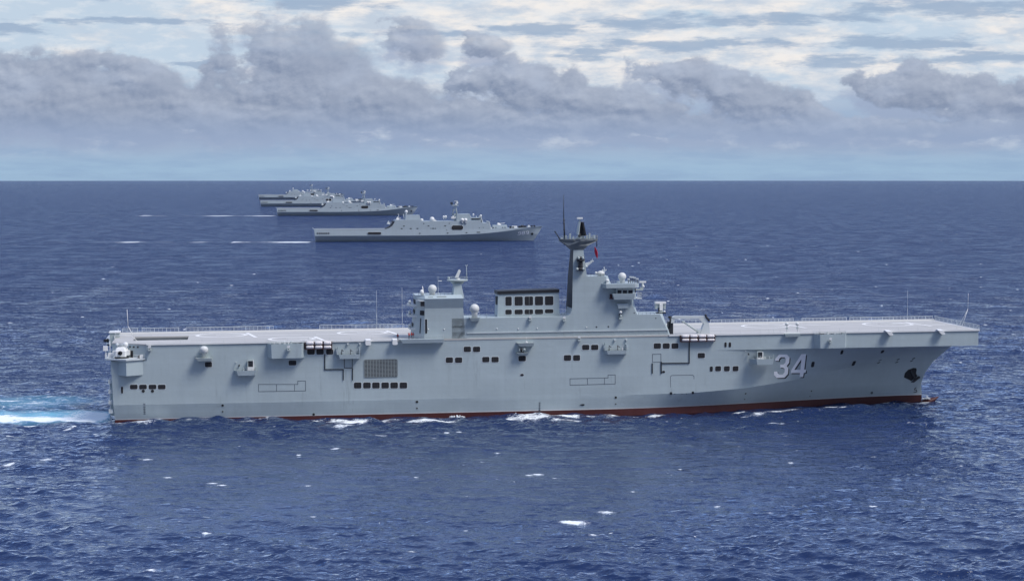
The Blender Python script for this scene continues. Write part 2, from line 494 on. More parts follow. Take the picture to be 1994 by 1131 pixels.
a_foam, a_aer, a_lee = attr('foam'), attr('aer'), attr('lee')
n1 = k.noise(k.v('MULTIPLY', ob, (0.75, 1.0, 1.0)), 0.50, 3.0, 0.55)['Fac']
n2 = k.noise(k.v('MULTIPLY', ob, (0.7, 1.1, 1.0)), 0.16, 4.0, 0.55)['Fac']
patch = k.noise(ob, 0.012, 2.0, 0.5)['Fac']
n3 = k.noise(k.v('MULTIPLY', ob, (0.6, 1.1, 1.0)), 0.22, 3.0, 0.6)['Fac']
h = k.add(k.add(k.mul(n1, 0.80), k.mul(n2, 1.5)), k.mul(k.mul(n3, 6.5), attr('unres')))
calm = k.sub(1.0, k.mul(a_lee, 0.55))
cat = k.noise(k.v('MULTIPLY', ob, (0.9, 0.55, 1.0)), 0.060, 5.0, 0.62)['Fac']
strength = k.mul(k.mul(calm, k.ss(patch, 0.3, 0.7, 0.8, 1.0)), k.ss(cat, 0.33, 0.67, 0.60, 1.45))
bp = k.new('ShaderNodeBump')
k.put(bp.inputs['Strength'], strength)
bp.inputs['Distance'].default_value = 1.0
t.links.new(h, bp.inputs['Height'])
water = k.mix(a_aer, (0.014, 0.029, 0.088), (0.16, 0.42, 0.56))
# a wind-ruffled sea mirrors less of the low sky than still water would: the Fresnel term is scaled and capped
body = k.new('ShaderNodeBsdfDiffuse')
t.links.new(water, body.inputs[0])
gl = k.new('ShaderNodeBsdfGlossy')
gl.inputs['Color'].default_value = (0.86, 0.93, 1.0, 1)
gl.inputs['Roughness'].default_value = 0.06
t.links.new(bp.outputs[0], gl.inputs['Normal'])
fr = k.new('ShaderNodeLayerWeight')
fr.inputs['Blend'].default_value = 0.5
t.links.new(bp.outputs[0], fr.inputs['Normal'])
schlick = k.add(0.02, k.mul(0.96, k.m('POWER', fr.outputs['Facing'], 5.0)))
pr = k.new('ShaderNodeMixShader')
t.links.new(schlick, pr.inputs[0])
t.links.new(body.outputs[0], pr.inputs[1]); t.links.new(gl.outputs[0], pr.inputs[2])
fn = k.noise(k.v('MULTIPLY', ob, (0.7, 1.0, 1.0)), 1.9, 6.0, 0.75, dist=0.8)['Fac']
fn2 = k.noise(k.v('MULTIPLY', ob, (0.5, 1.0, 1.0)), 0.42, 3.0, 0.6)['Fac']
fsum = k.add(a_foam, k.add(k.mul(k.sub(fn, 0.5), 1.9), k.mul(k.sub(fn2, 0.5), 1.3)))
fmask = k.ss(fsum, 0.52, 0.98)
fmask = k.mul(fmask, k.ss(a_foam, 0.08, 0.40))
fd = k.new('ShaderNodeBsdfDiffuse')
fd.inputs[0].default_value = (0.82, 0.86, 0.88, 1)
mixs = k.new('ShaderNodeMixShader')
t.links.new(fmask, mixs.inputs[0]); t.links.new(pr.outputs[0], mixs.inputs[1]); t.links.new(fd.outputs[0], mixs.inputs[2])
out = k.new('ShaderNodeOutputMaterial')
t.links.new(mixs.outputs[0], out.inputs[0])
me.materials.append(sm)


# ------------------------------------------------------------------ materials
def material(name, col, rough=0.55, var=0.10, scale=0.35, stretch=(1, 1, 1), metallic=0.0, plates=False, streaks=0.0, spec=0.4):
    m = bpy.data.materials.new(name)
    m.use_nodes = True
    t = m.node_tree; t.nodes.clear(); k = Nd(t)
    ob = k.new('ShaderNodeTexCoord').outputs['Object']
    n = k.noise(k.v('MULTIPLY', ob, stretch), scale, 5.0, 0.6)['Fac']
    f = k.m('MULTIPLY_ADD', k.sub(n, 0.5), var * 2.4, 1.0)
    if streaks:
        s = k.noise(k.v('MULTIPLY', ob, (1.3, 1.3, 0.06)), 0.55, 4.0, 0.65)['Fac']
        f = k.mul(f, k.m('MULTIPLY_ADD', k.sub(s, 0.5), streaks * 2.0, 1.0))
    pr = k.new('ShaderNodeBsdfPrincipled')
    if plates:
        x, y, z = k.sep(ob)
        b = k.new('ShaderNodeTexBrick')
        k.put(b.inputs['Vector'], k.xyz(x, k.add(z, k.mul(y, 0.0)), 0.0))
        b.inputs['Color1'].default_value = (1, 1, 1, 1); b.inputs['Color2'].default_value = (.955, .955, .955, 1)
        b.inputs['Mortar'].default_value = (.90, .90, .90, 1)
        b.inputs['Scale'].default_value = 1.0
        b.inputs['Mortar Size'].default_value = 0.035; b.inputs['Mortar Smooth'].default_value = 0.6
        b.inputs['Brick Width'].default_value = 47.0; b.inputs['Row Height'].default_value = 1.45
        bb = k.sep(b.outputs['Color'])[0]
        # runs of grime and salt below the seams, each with its own outline
        g1 = k.noise(k.v('MULTIPLY', ob, (1.0, 1.0, 0.09)), 0.8, 5.0, 0.7)['Fac']
        g2 = k.noise(ob, 0.07, 3.0, 0.6)['Fac']
        f = k.mul(f, k.sub(1.0, k.mul(k.mul(k.ss(g1, 0.56, 0.74), k.ss(g2, 0.42, 0.62)), 0.20)))
        f = k.mul(f, bb)
        # slightly dished plating between the frames
        w = k.noise(k.v('MULTIPLY', ob, (.55, .55, .8)), 0.8, 2.0, .5)['Fac']
        bp = k.new('ShaderNodeBump')
        bp.inputs['Strength'].default_value = 0.6; bp.inputs['Distance'].default_value = 0.06
        t.links.new(w, bp.inputs['Height'])
        t.links.new(bp.outputs[0], pr.inputs['Normal'])
    c = k.v('SCALE', tuple(col), scale=f)
    t.links.new(c, pr.inputs['Base Color'])
    pr.inputs['Roughness'].default_value = rough
    pr.inputs['Metallic'].default_value = metallic
    pr.inputs['Specular IOR Level'].default_value = spec
    o = k.new('ShaderNodeOutputMaterial')
    t.links.new(pr.outputs[0], o.inputs[0])
    return m


M = {}
M['hull'] = material('hull_grey_paint', (0.412, 0.482, 0.502), 0.5, .08, .10, plates=True, streaks=.07)
M['boot'] = material('red_antifouling', (0.072, 0.015, 0.014), 0.55, .16, .5, (1, 1, .2), streaks=.15)
M['line'] = material('white_boot_line', (0.62, 0.63, 0.62), 0.6, .08, .6)
M['grey'] = material('fitting_grey_paint', (0.43, 0.485, 0.475), 0.5, .10, .6)
M['pale'] = material('pale_grey_paint', (0.56, 0.60, 0.61), 0.5, .08, .8)
M['white'] = material('white_paint', (0.80, 0.80, 0.78), 0.45, .05, .8)
M['dome'] = material('radome_white', (0.66, 0.67, 0.65), 0.5, .05, .8)
M['dark'] = material('dark_parts_and_opening_shade', (0.016, 0.016, 0.020), 0.7, .25, 1.2)  # near-black for dark parts and for shade painted inside openings
M['louvre'] = material('louvre_bars', (0.035, 0.034, 0.038), 0.6, .15, 1.2)
M['slate'] = material('slate_paint_and_well_shade', (0.145, 0.165, 0.18), 0.6, .15, .5)
M['black'] = material('black_paint', (0.018, 0.020, 0.026), 0.55, .2, .8)
M['soot'] = material('sooty_paint_and_recess_shade', (0.035, 0.042, 0.055), 0.7, .25, .3, (1, 1, .4))
M['deck'] = material('flight_deck_coating', (0.455, 0.445, 0.425), 0.85, .16, .12, (.35, 1.3, 1))
M['mark'] = material('deck_marking_white', (0.80, 0.79, 0.76), 0.75, .10, .6)
M['digit'] = material('hull_number_white', (0.90, 0.90, 0.92), 0.6, .05, .8)
M['glass'] = material('bridge_glass', (0.02, 0.022, 0.028), 0.08, .1, .5, spec=.6)
M['raft'] = material('raft_canister_shell', (0.80, 0.745, 0.735), 0.5, .06, 1.5)
M['strap'] = material('dark_red_strap', (0.07, 0.030, 0.032), 0.7, .1, 1.5)
M['flag'] = material('crimson_bunting', (0.42, 0.015, 0.05), 0.8, .1, 1.5)
M['vest'] = material('red_work_vest', (0.50, 0.045, 0.03), 0.8, .1, 2.0)
M['uniform'] = material('dark_blue_overall', (0.03, 0.035, 0.06), 0.85, .1, 2.0)
M['skin'] = material('skin', (0.45, 0.27, 0.19), 0.6, .05, 2.0)
M['steel'] = material('anchor_iron', (0.03, 0.032, 0.038), 0.6, .2, 1.0)


# ------------------------------------------------------------------ mesh builder
class MB:
    def __init__(self):
        self.v = []; self.f = []; self.mi = []; self.sm = []
    def face(self, idx, mat=0, smooth=False):
        self.f.append(tuple(idx)); self.mi.append(mat); self.sm.append(smooth)
    def vs(self, pts):
        b = len(self.v); self.v += [tuple(p) for p in pts]; return list(range(b, b + len(pts)))
    def loft(self, rings, caps=(True, True), mat=0, smooth=False, closed=True):
        ids = [self.vs(r) for r in rings]
        for a, b in zip(ids[:-1], ids[1:]):
            n = len(a)
            for i in range(n if closed else n - 1):
                j = (i + 1) % n
                self.face((a[i], a[j], b[j], b[i]), mat, smooth)
        if caps[0]: self.face(ids[0][::-1], mat)
        if caps[1]: self.face(ids[-1], mat)
        return self
    def box(self, x0, x1, y0, y1, z0, z1, mat=0):
        return self.loft([[(x0, y0, z0), (x1, y0, z0), (x1, y1, z0), (x0, y1, z0)],
                          [(x0, y0, z1), (x1, y0, z1), (x1, y1, z1), (x0, y1, z1)]], mat=mat)
    def prism_z(self, plan, z0, z1, top=None, mat=0):
        top = top or plan
        return self.loft([[(x, y, z0) for x, y in plan], [(x, y, z1) for x, y in top]], mat=mat)
    def prism_y(self, prof, y0, y1, far=None, mat=0):
        far = far or prof
        return self.loft([[(x, y0, z) for x, z in prof], [(x, y1, z) for x, z in far]], mat=mat)
    def tube(self, p0, p1, r0, r1=None, n=8, mat=0, smooth=True):
        p0 = Vector(p0); p1 = Vector(p1); r1 = r0 if r1 is None else r1
        d = (p1 - p0).normalized()
        a = d.orthogonal().normalized(); b = d.cross(a)
        rings = []
        for p, r in ((p0, r0), (p1, r1)):
            rings.append([p + (a * math.cos(2 * math.pi * i / n) + b * math.sin(2 * math.pi * i / n)) * r for i in range(n)])
        return self.loft(rings, mat=mat, smooth=smooth)
    def path(self, pts, r, n=6, mat=0):
        for a, b in zip(pts[:-1], pts[1:]): self.tube(a, b, r, n=n, mat=mat)
        return self
    def lathe(self, c, prof, n=20, mat=0, smooth=True):
        rings = [[(c[0] + r * math.cos(2 * math.pi * i / n), c[1] + r * math.sin(2 * math.pi * i / n), c[2] + z) for i in range(n)] for r, z in prof]
        return self.loft(rings, mat=mat, smooth=smooth)
    def ball(self, c, r, rz=None, n=18, m=10, mat=0):
        rz = rz or r
        prof = [(max(.01 * r, r * math.sin(math.pi * i / m)), -rz * math.cos(math.pi * i / m)) for i in range(m + 1)]
        return self.lathe(c, prof, n, mat)
    def plate(self, poly, surf, o0, o1, mat=0):
        """polygon in (x, z) laid on a side surface y = surf(x, z), standing o0..o1 metres proud of it"""
        a = self.vs([(x, surf(x, z) - o1, z) for x, z in poly])
        b = self.vs([(x, surf(x, z) - o0, z) for x, z in poly])
        n = len(poly)
        self.face(a, mat)
        for i in range(n):
            j = (i + 1) % n
            self.face((a[i], b[i], b[j], a[j]), mat)
        return self
    def build(self, name, mats, parent=None, loc=None, fix=True):
        me = bpy.data.meshes.new(name)
        me.from_pydata(self.v, [], self.f)
        for m in (mats if isinstance(mats, (list, tuple)) else [mats]):
            me.materials.append(m)
        me.polygons.foreach_set('material_index', self.mi)
        me.polygons.foreach_set('use_smooth', self.sm)
        if fix:
            bm = bmesh.new(); bm.from_mesh(me)
            bmesh.ops.recalc_face_normals(bm, faces=bm.faces)
            bm.to_mesh(me); bm.free()
        me.update()
        o = bpy.data.objects.new(name, me)
        COL.objects.link(o)
        if parent is not None: o.parent = parent
        if loc is not None: o.location = loc
        return o


def empty(name, loc, rot=(0, 0, 0), parent=None):
    o = bpy.data.objects.new(name, None)
    COL.objects.link(o)
    o.location = loc; o.rotation_euler = rot
    if parent is not None: o.parent = parent
    return o


def tag(o, label, cat, group=None, kind=None):
    o['label'] = label; o['category'] = cat
    if group: o['group'] = group
    if kind: o['kind'] = kind
    return o


def ship_world(x, y, z):
    p = SHIP_ROT @ Vector((x, y, z))
    return (p.x + SHIP_X, p.y + SHIP_Y, p.z)


# ------------------------------------------------------------------ the assault ship
ship = empty('assault_ship', (SHIP_X, SHIP_Y, 0), (0, -SHIP_TRIM, SHIP_YAW))
tag(ship, 'large grey flat-decked assault ship with a tall island and hull number 34', 'warship')

HD, K1 = 21.26, 16.9
STEM_Z = [-6, 0.9, 4.8, 5.85, 8.05, 10.9, 12.84, 14.14, 15.3, 16.9]
STEM_X = [107.6, 108.6, 108.4, 108.5, 109.7, 111.9, 114.2, 116.1, 117.6, 118.3]


def stem(z): return float(np.interp(z, STEM_Z, STEM_X))
def zk2(x): return float(np.interp(x, [-118, -72, 22, 36, 52, 68, 79.5, 88, 100, 115], [5.40, 5.2, 5.2, 5.3, 6.14, 7.8, 9.7, 11.0, 12.6, 13.9]))
def ent(x, xs, le, p):
    q = min(max((xs - x) / le, 0.0), 1.0)
    return math.sin(math.pi / 2 * q) ** p
def hb1(x): return 18.0 - 0.0 if x < 40 else 18.0 * ent(x, 118.3, 78.3, .36)
def hb2(x): return 18.0 * ent(x, 115.6, 84.0, 1.38)
def hb3(x): return (17.55 - 0.55 * float(np.clip((-x - 20) / 98, 0, 1))) * ent(x, 108.6, 98.0, 1.7)


def stem_line(z):
    """straight line of the bow edge between the boot line and the knuckle's end"""
    return 108.6 + (115.6 - 108.6) * (z - 1.62) / (13.9 - 1.62)


def hollow(x, z):
    """forward shift that bends the straight rows on to the hollow curve of the stem"""
    if z <= 1.62 or z >= 13.9: return 0.0
    w = float(np.clip((x - 84) / 26, 0, 1)) ** 2
    return w * (stem(z) - stem_line(z))


def hull_y(x, z):
    if z >= K1: return -18.0
    x = x - hollow(x, z)
    z2 = zk2(x)
    if z >= z2: return -(hb2(x) + (hb1(x) - hb2(x)) * (z - z2) / (K1 - z2))
    return -(hb3(x) + (hb2(x) - hb3(x)) * (z - 1.35) / (z2 - 1.35))


ts = np.concatenate([np.linspace(0, .62, 32)[:-1], np.linspace(.62, .93, 44)[:-1], np.linspace(.93, 1, 22)])
hull_rows = []
for kind in ('keel', 'wl', 'boot', 'line', 'low', 'low', 'low', 'k2', 'mid', 'k1'):
    row = []
    for t in ts:
        if kind in ('keel', 'wl', 'boot', 'line'):
            z = {'keel': -5.0, 'wl': -0.5, 'boot': 1.35, 'line': 1.62}[kind]
            xs = stem(z); xa = -117.75
            x = xa + (xs - xa) * t
            b = hb3(108.6 + (x - 108.6) * 1.0 if x < 108.6 else 108.6)
            if kind == 'keel': b *= .88
            if kind == 'line': b = hb3(min(x, 108.6)) + (hb2(x) - hb3(min(x, 108.6))) * .27 / (zk2(x) - 1.35)
            if t == 1: b = 0.0
            row.append((x, b, z))
        elif kind in ('k2', 'k1'):
            xs, xa = (115.6, -118.05) if kind == 'k2' else (118.3, -118.5)
            x = xa + (xs - xa) * t
            row.append((x, (hb2 if kind == 'k2' else hb1)(x), zk2(x) if kind == 'k2' else K1))
        else:
            row.append(None)
    hull_rows.append(row)
for i in range(len(ts)):
    a, c = hull_rows[3][i], hull_rows[7][i]
    for n_, f in ((4, .25), (5, .5), (6, .75)):
        x, z = a[0] + (c[0] - a[0]) * f, a[2] + (c[2] - a[2]) * f
        hull_rows[n_][i] = (x + hollow(x, z), a[1] + (c[1] - a[1]) * f, z)
    a, c = hull_rows[7][i], hull_rows[9][i]
    z = (a[2] + c[2]) / 2
    x = (a[0] + c[0]) / 2
    if x > 105:                                     # follow the hollow curve of the stem
        w = float(np.clip((x - 105) / 11, 0, 1))
        x = x * (1 - w) + w * (x + stem(z) - 116.95)
    hull_rows[8][i] = (x, (a[1] + c[1]) / 2 * (1.0 if x < 95 else .97), z)
mb = MB()
rid = {}
for s in (-1, 1):
    rid[s] = [mb.vs([(x, s * b, z) for x, b, z in row]) for row in hull_rows]
    for ri in range(9):
        lo, hi = rid[s][ri], rid[s][ri + 1]
        mat = 1 if ri < 2 else (2 if ri == 2 else 0)
        for i in range(len(ts) - 1):
            mb.face((lo[i], lo[i + 1], hi[i + 1], hi[i]) if s < 0 else (lo[i], hi[i], hi[i + 1], lo[i + 1]), mat, True)
tr = [rid[-1][i][0] for i in range(10)] + [rid[1][i][0] for i in range(9, -1, -1)]
mb.face(tr, 0)
# flight deck body above the knuckle, stepped in at the starboard quarter for the gun
plan = [(-109.2, -18), (118.5, -18), (118.5, 18), (-118.5, 18), (-118.5, -11.5), (-113.9, -14.6)]
lo = mb.vs([(x, y, K1) for x, y in plan]); hi = mb.vs([(x, y, HD - .2) for x, y in plan])
for i in range(len(plan)):
    j = (i + 1) % len(plan)
    mb.face((lo[i], lo[j], hi[j], hi[i]), 0)
mb.face(mb.vs([(60, -18, K1), (118.5, -18, K1), (118.5, 18, K1), (60, 18, K1)]), 0)
hull = mb.build('hull', [M['hull'], M['boot'], M['line']], ship)
# keep the knuckles crisp
hm = hull.data
bm = bmesh.new(); bm.from_mesh(hm)
for e in bm.edges:
    if len(e.link_faces) == 2 and e.link_faces[0].normal.angle(e.link_faces[1].normal, 0) > R(7):
        m_ = (e.verts[0].co + e.verts[1].co) / 2
        if not (86 < m_.x < 117 and 9 < m_.z < 16): e.smooth = False
from mathutils.bvhtree import BVHTree
bvh = BVHTree.FromBMesh(bm)
bm.to_mesh(hm); bm.free()


def hull_y(x, z):
    """the built starboard surface at (x, z)"""
    hit = bvh.ray_cast(Vector((x, -60.0, z)), Vector((0, 1, 0)), 60.0)
    return hit[0].y if hit[0] is not None else -0.2


# bulb breaking the surface ahead of the stem
mb = MB()
rings = []
for x, hw, zt, zb in ((107.0, 1.6, -1.6, -3), (109.2, 1.5, .15, -2.4), (111.0, 1.25, .45, -1.6), (112.6, .7, .62, -.3), (113.6, .10, .80, .55)):
    rings.append([(x, hw * math.cos(a), (zt + zb) / 2 + (zt - zb) / 2 * math.sin(a)) for a in [2 * math.pi * i / 14 for i in range(14)]])
mb.loft(rings, smooth=True)
mb.build('bulbous_bow', M['boot'], hull)


def rounded(x0, x1, z0, z1, r=0.22):
    return [(x0 + r, z0), (x1 - r, z0), (x1, z0 + r), (x1, z1 - r), (x1 - r, z1), (x0 + r, z1), (x0, z1 - r), (x0, z0 + r)]


def side_vent(u0, v0, u1, v1, slats=3, surf=hull_y, parent=None, y=-18.0, name='vent', frame=.16):
    """louvred vent, a dark plate for the shade inside, given by its measured corners"""
    if surf is hull_y:
        x, z = S((u0 + u1) / 2, (v0 + v1) / 2)
        for _ in range(4):
            y = hull_y(x, z); x, z = S((u0 + u1) / 2, (v0 + v1) / 2, y)
    (x0, z1), (x1, z0) = S(u0, v0, y), S(u1, v1, y)
    zs = (S(u1, v0, y)[1] - z1 + S(u1, v1, y)[1] - S(u0, v1, y)[1]) / 2
    z1 += zs / 2; z0 -= zs / 2
    mb = MB()
    mb.plate(rounded(x0 - frame, x1 + frame, z0 - frame, z1 + frame, .3), surf, -.05, .045, 0)
    mb.plate(rounded(x0, x1, z0, z1), surf, .0, .075, 1)
    for i in range(slats):
        xc = x0 + (x1 - x0) * (i + 1) / (slats + 1)
        mb.plate([(xc - .05, z0 + .1), (xc + .05, z0 + .1), (xc + .05, z1 - .1), (xc - .05, z1 - .1)], surf, .05, .11, 2)
    for i in range(3):
        zc = z0 + (z1 - z0) * (i + 1) / 4
        mb.plate([(x0 + .1, zc - .03), (x1 - .1, zc - .03), (x1 - .1, zc + .03), (x0 + .1, zc + .03)], surf, .05, .095, 2)
    return mb.build(name, [M['pale'], M['dark'], M['louvre']], parent or hull)


for c in (260.5, 278.5, 297, 315): side_vent(c - 7.5, 748.5, c + 7.5, 757.5, 4)
for c in (696.5, 714.5, 732, 750, 767.5, 785.5): side_vent(c - 7.4, 744.2, c + 7.4, 755.8, 2)
for u0, u1, v0, v1 in ((399, 413, 704.5, 714.5), (562, 577, 701.5, 711), (598, 613, 679.5, 690), (616, 630.5, 679.5, 690), (635, 649, 679.5, 690),
                       (868, 882, 695.5, 706), (886, 900, 695.5, 706), (903, 917, 674.5, 685), (921, 935, 674.5, 685), (939, 953, 694.5, 705), (957, 971, 694.5, 705),
                       (1009.5, 1024, 692.5, 703), (1098, 1112, 691, 702), (1116, 1129.5, 691, 702), (1133.5, 1147.5, 671, 681), (1151, 1165, 671, 681),
                       (1273, 1287, 668, 678.5), (1290.5, 1304, 668, 678.5), (1307.5, 1321, 668, 678.5), (1358.5, 1372.5, 687, 697),
                       (1392.5, 1404, 712.5, 722.5), (1409.5, 1421, 712.5, 722.5), (1426.5, 1438, 712.5, 722.5)):
    side_vent(u0, v0, u1, v1, 3)
for u0, u1, v0, v1 in ((1410.5, 1415, 666, 676), (1418.8, 1423.6, 666, 676), (1382, 1388, 713, 723), (1579.5, 1586, 703.5, 715), (1636.5, 1642, 681, 690),
                       (1659, 1666, 702, 712.5), (1715, 1721.5, 681, 688)):
    side_vent(u0, v0, u1, v1, 0, frame=.06)
side_vent(235.5, 752, 240, 766, 0, name='doorway', frame=.12)
side_vent(1013, 727.5, 1020, 732, 0, name='porthole', frame=.1)
side_vent(1289, 721.5, 1295, 726, 0, name='porthole', frame=.06)


def round_hole(u, v, r, name='porthole'):
    x, z = S(u, v)
    for _ in range(4): x, z = S(u, v, hull_y(x, z))
    mb = MB()
    ring = [(x + (r + .12) * math.cos(a), z + (r + .12) * math.sin(a)) for a in np.linspace(0, 2 * math.pi, 15)[:-1]]
    mb.plate(ring, hull_y, -.05, .04, 0)
    ring = [(x + r * math.cos(a), z + r * math.sin(a)) for a in np.linspace(0, 2 * math.pi, 15)[:-1]]
    mb.plate(ring, hull_y, 0, .07, 1)
    return mb.build(name, [M['grey'], M['dark']], hull)


for u, v, r in ((279, 761, .42), (297, 761, .42), (433.6, 789, .32), (433.6, 801, .2), (610.8, 806.3, .34), (812, 782, .34), (812, 794.5, .2), (1199, 773.5, .32), (1199, 786, .18),
                (1452, 766, .24), (1450, 777, .16), (1580, 761, .22), (1577, 771, .14)):
    round_hole(u, v, r)
# fairleads in pairs on the bow
for u, v in ((1711, 706), (1714, 701), (1746, 705), (1749, 699.5), (1775, 702.5), (1779, 697.8)):
    x, z = S(u, v)
    for _ in range(5): x, z = S(u, v, hull_y(x, z))
    mb = MB()
    mb.plate([(x + .52 * math.cos(a) + .10 * math.sin(a), z + .17 * math.sin(a) + .16 * math.cos(a)) for a in np.linspace(0, 2 * math.pi, 13)[:-1]], hull_y, -.1, .09)
    mb.build('fairlead', M['black'], hull)


def strip(mb, pts, w, surf=hull_y, o=.06, mat=0, y=-18.0):
    """painted or raised line on the side through measured points"""
    P = [S(u, v, y) for u, v in pts]
    for (xa, za), (xb, zb) in zip(P[:-1], P[1:]):
        d = math.hypot(xb - xa, zb - za); nx, nz = -(zb - za) / d * w / 2, (xb - xa) / d * w / 2
        ex, ez = (xb - xa) / d * w / 2, (zb - za) / d * w / 2
        mb.plate([(xa + nx - ex, za + nz - ez), (xb + nx + ex, zb + nz + ez), (xb - nx + ex, zb - nz + ez), (xa - nx - ex, za - nz - ez)], surf, -.02, o, mat)


# big air intake grille
gx0, gz1 = S(708.5, 699.5); gx1, gz0 = S(774.5, 734)
gz1 -= .05
mb = MB()
mb.plate(rounded(gx0, gx1, gz0, gz1, .4), hull_y, -.05, .03, 1)
nx, nz = 11, 13
for i in range(nx + 1):
    x = gx0 + .15 + (gx1 - gx0 - .3) * i / nx
    mb.plate([(x - .09, gz0 + .1), (x + .09, gz0 + .1), (x + .09, gz1 - .1), (x - .09, gz1 - .1)], hull_y, .02, .16, 0)
for i in range(nz + 1):
    z = gz0 + .15 + (gz1 - gz0 - .3) * i / nz
    mb.plate([(gx0 + .1, z - .09), (gx1 - .1, z - .09), (gx1 - .1, z + .09), (gx0 + .1, z + .09)], hull_y, .02, .13, 0)
M['grille'] = material('grille_bars', (0.24, 0.27, 0.275), 0.6, .1, 1)
mb.build('intake_grille', [M['grille'], M['dark']], hull)

# pipes, ladders and the outlines of doors in the side
mb = MB()
strip(mb, [(632.5, 690), (632.5, 719), (668.5, 719), (668.5, 739)], .24, o=.22)
strip(mb, [(686.5, 718), (686.5, 739)], .24, o=.22)
mb.build('drain_pipe', M['black'], hull)
mb = MB()
strip(mb, [(1342, 665), (1342, 706.5), (1288, 707)], .24, o=.22)
strip(mb, [(1287.5, 705), (1287.5, 726)], .30, o=.22)
strip(mb, [(1270, 708), (1270, 726)], .26, o=.22)
mb.build('drain_pipe', M['black'], hull)
mb = MB()
strip(mb, [(670.5, 699), (670.5, 716), (686, 716), (686, 699)], .14, o=.12)
mb.build('ladder', M['louvre'], hull)
M['seam'] = material('dark_seam_line', (0.10, 0.12, 0.145), 0.7, .1, 1)  # dark line colour for door outlines and draught marks
for ptsets in ([[(503.5, 762), (503.5, 748), (580, 748), (580, 741.5), (595, 741.5), (595, 760.5), (503.5, 762)], [(538.5, 748), (538.5, 761)], [(573.5, 748), (573.5, 761)]],
               [[(1110, 749.5), (1110, 737), (1184, 735.5), (1184, 730), (1198, 729.5), (1198, 747), (1110, 749.5)], [(1144, 736.5), (1144, 748.5)], [(1177, 736), (1177, 748)]],
               [[(1305.5, 767), (1305.5, 733), (1308, 730.5), (1349, 730), (1351.5, 732.5), (1351.5, 766)]],
               [[(1270.5, 705), (1270.5, 689.5), (1287, 689), (1287, 704.5), (1270.5, 705)]]):
    mb = MB()
    for pts in ptsets: strip(mb, pts, .13, o=.035)
    mb.build('side_door', M['seam'], hull)
for u, v, w, h in ((1306.5, 765.5, .3, .35), (1349.5, 764.5, .3, .35), (1314, 766.5, .08, .1), (1328, 766.5, .08, .1), (1337, 766.5, .08, .1)):
    x, z = S(u, v); mb = MB(); mb.plate(rounded(x - w, x + w, z - h, z + h, w * .3), hull_y, 0, .16); mb.build('door_hinge', M['black'], hull)
mb = MB()
x, z = S(1134, 788); mb.plate([(x - .7, z), (x - .1, z + .2), (x + .6, z + .2), (x + .6, z - .2), (x - .1, z - .2)], hull_y, 0, .12)
mb.build('overboard_discharge', M['black'], hull)
# draught scales
for u, v0, v1 in ((1051, 784, 806), (281, 786, 806)):
    mb = MB()
    x, za = S(u, v0); _, zb_ = S(u, v1)
    mb.plate([(x - .05, zb_), (x + .05, zb_), (x + .05, za), (x - .05, za)], hull_y, 0, .03)
    for i in range(7):
        z = za + (zb_ - za) * i / 6
        mb.plate([(x - .28, z - .1), (x + .28, z - .1), (x + .28, z + .1), (x - .28, z + .1)], hull_y, 0, .026)
    mb.build('draught_mark', M['seam'], hull)
# thruster and bulb signs near the stem
def bowpt(u, v):
    x, z = S(u, v, -9)
    for _ in range(8): x, z = S(u, v, hull_y(min(x, 108.4), z))
    return x, z
mb = MB()
x, z = bowpt(1697.5, 764.5)
for i in range(14):
    a0, a1 = 2 * math.pi * i / 14, 2 * math.pi * (i + 1) / 14
    mb.plate([(x + .36 * math.cos(a0), z + .36 * math.sin(a0)), (x + .36 * math.cos(a1), z + .36 * math.sin(a1)), (x + .24 * math.cos(a1), z + .24 * math.sin(a1)), (x + .24 * math.cos(a0), z + .24 * math.sin(a0))], hull_y, -.05, .10)
mb.plate([(x - .28, z - .18), (x - .18, z - .28), (x + .28, z + .18), (x + .18, z + .28)], hull_y, -.05, .09)
mb.build('thruster_sign', M['black'], hull)
mb = MB()
x, z = bowpt(1782.5, 759)
for pts in ([(-.10, .62), (-.32, .05)], [(-.32, .05), (.25, .02), (.45, -.28), (.30, -.55)], [(.30, -.55), (-.1, -.68), (-.55, -.62)], [(-.05, .58), (.28, .66)]):
    for (xa, za), (xb, zb) in zip(pts[:-1], pts[1:]):
        d = math.hypot(xb - xa, zb - za); nx, nz = -(zb - za) / d * .08, (xb - xa) / d * .08
        mb.plate([(x + xa + nx, z + za + nz), (x + xb + nx, z + zb + nz), (x + xb - nx, z + zb - nz), (x + xa - nx, z + za - nz)], hull_y, -.1, .12)
mb.build('bulb_sign', M['black'], hull)

# anchor in its pocket, the pocket's shade drawn as a dark plate
mb = MB()
pk = [bowpt(u, v) for u, v in ((1760, 734.5), (1762, 726), (1768, 720), (1778, 716), (1784, 716.5), (1785, 720), (1783.5, 726), (1786, 732), (1779, 738), (1774, 741))]
mb.plate(pk, hull_y, -.2, .06, 0)
mb.build('anchor_pocket', M['dark'], hull)
mb = MB()
fl = [bowpt(u, v) for u, v in ((1789, 731.5), (1791.5, 734.5), (1786, 738.5), (1778, 744.5), (1773.5, 743.5), (1779, 739), (1784.5, 734.5))]
mb.plate(fl, hull_y, .05, .55, 0)
sh = [bowpt(u, v) for u, v in ((1772, 722), (1774.5, 721), (1783, 736), (1780, 738.5))]
mb.plate(sh, hull_y, .05, .40, 0)
mb.build('anchor', M['steel'], hull)

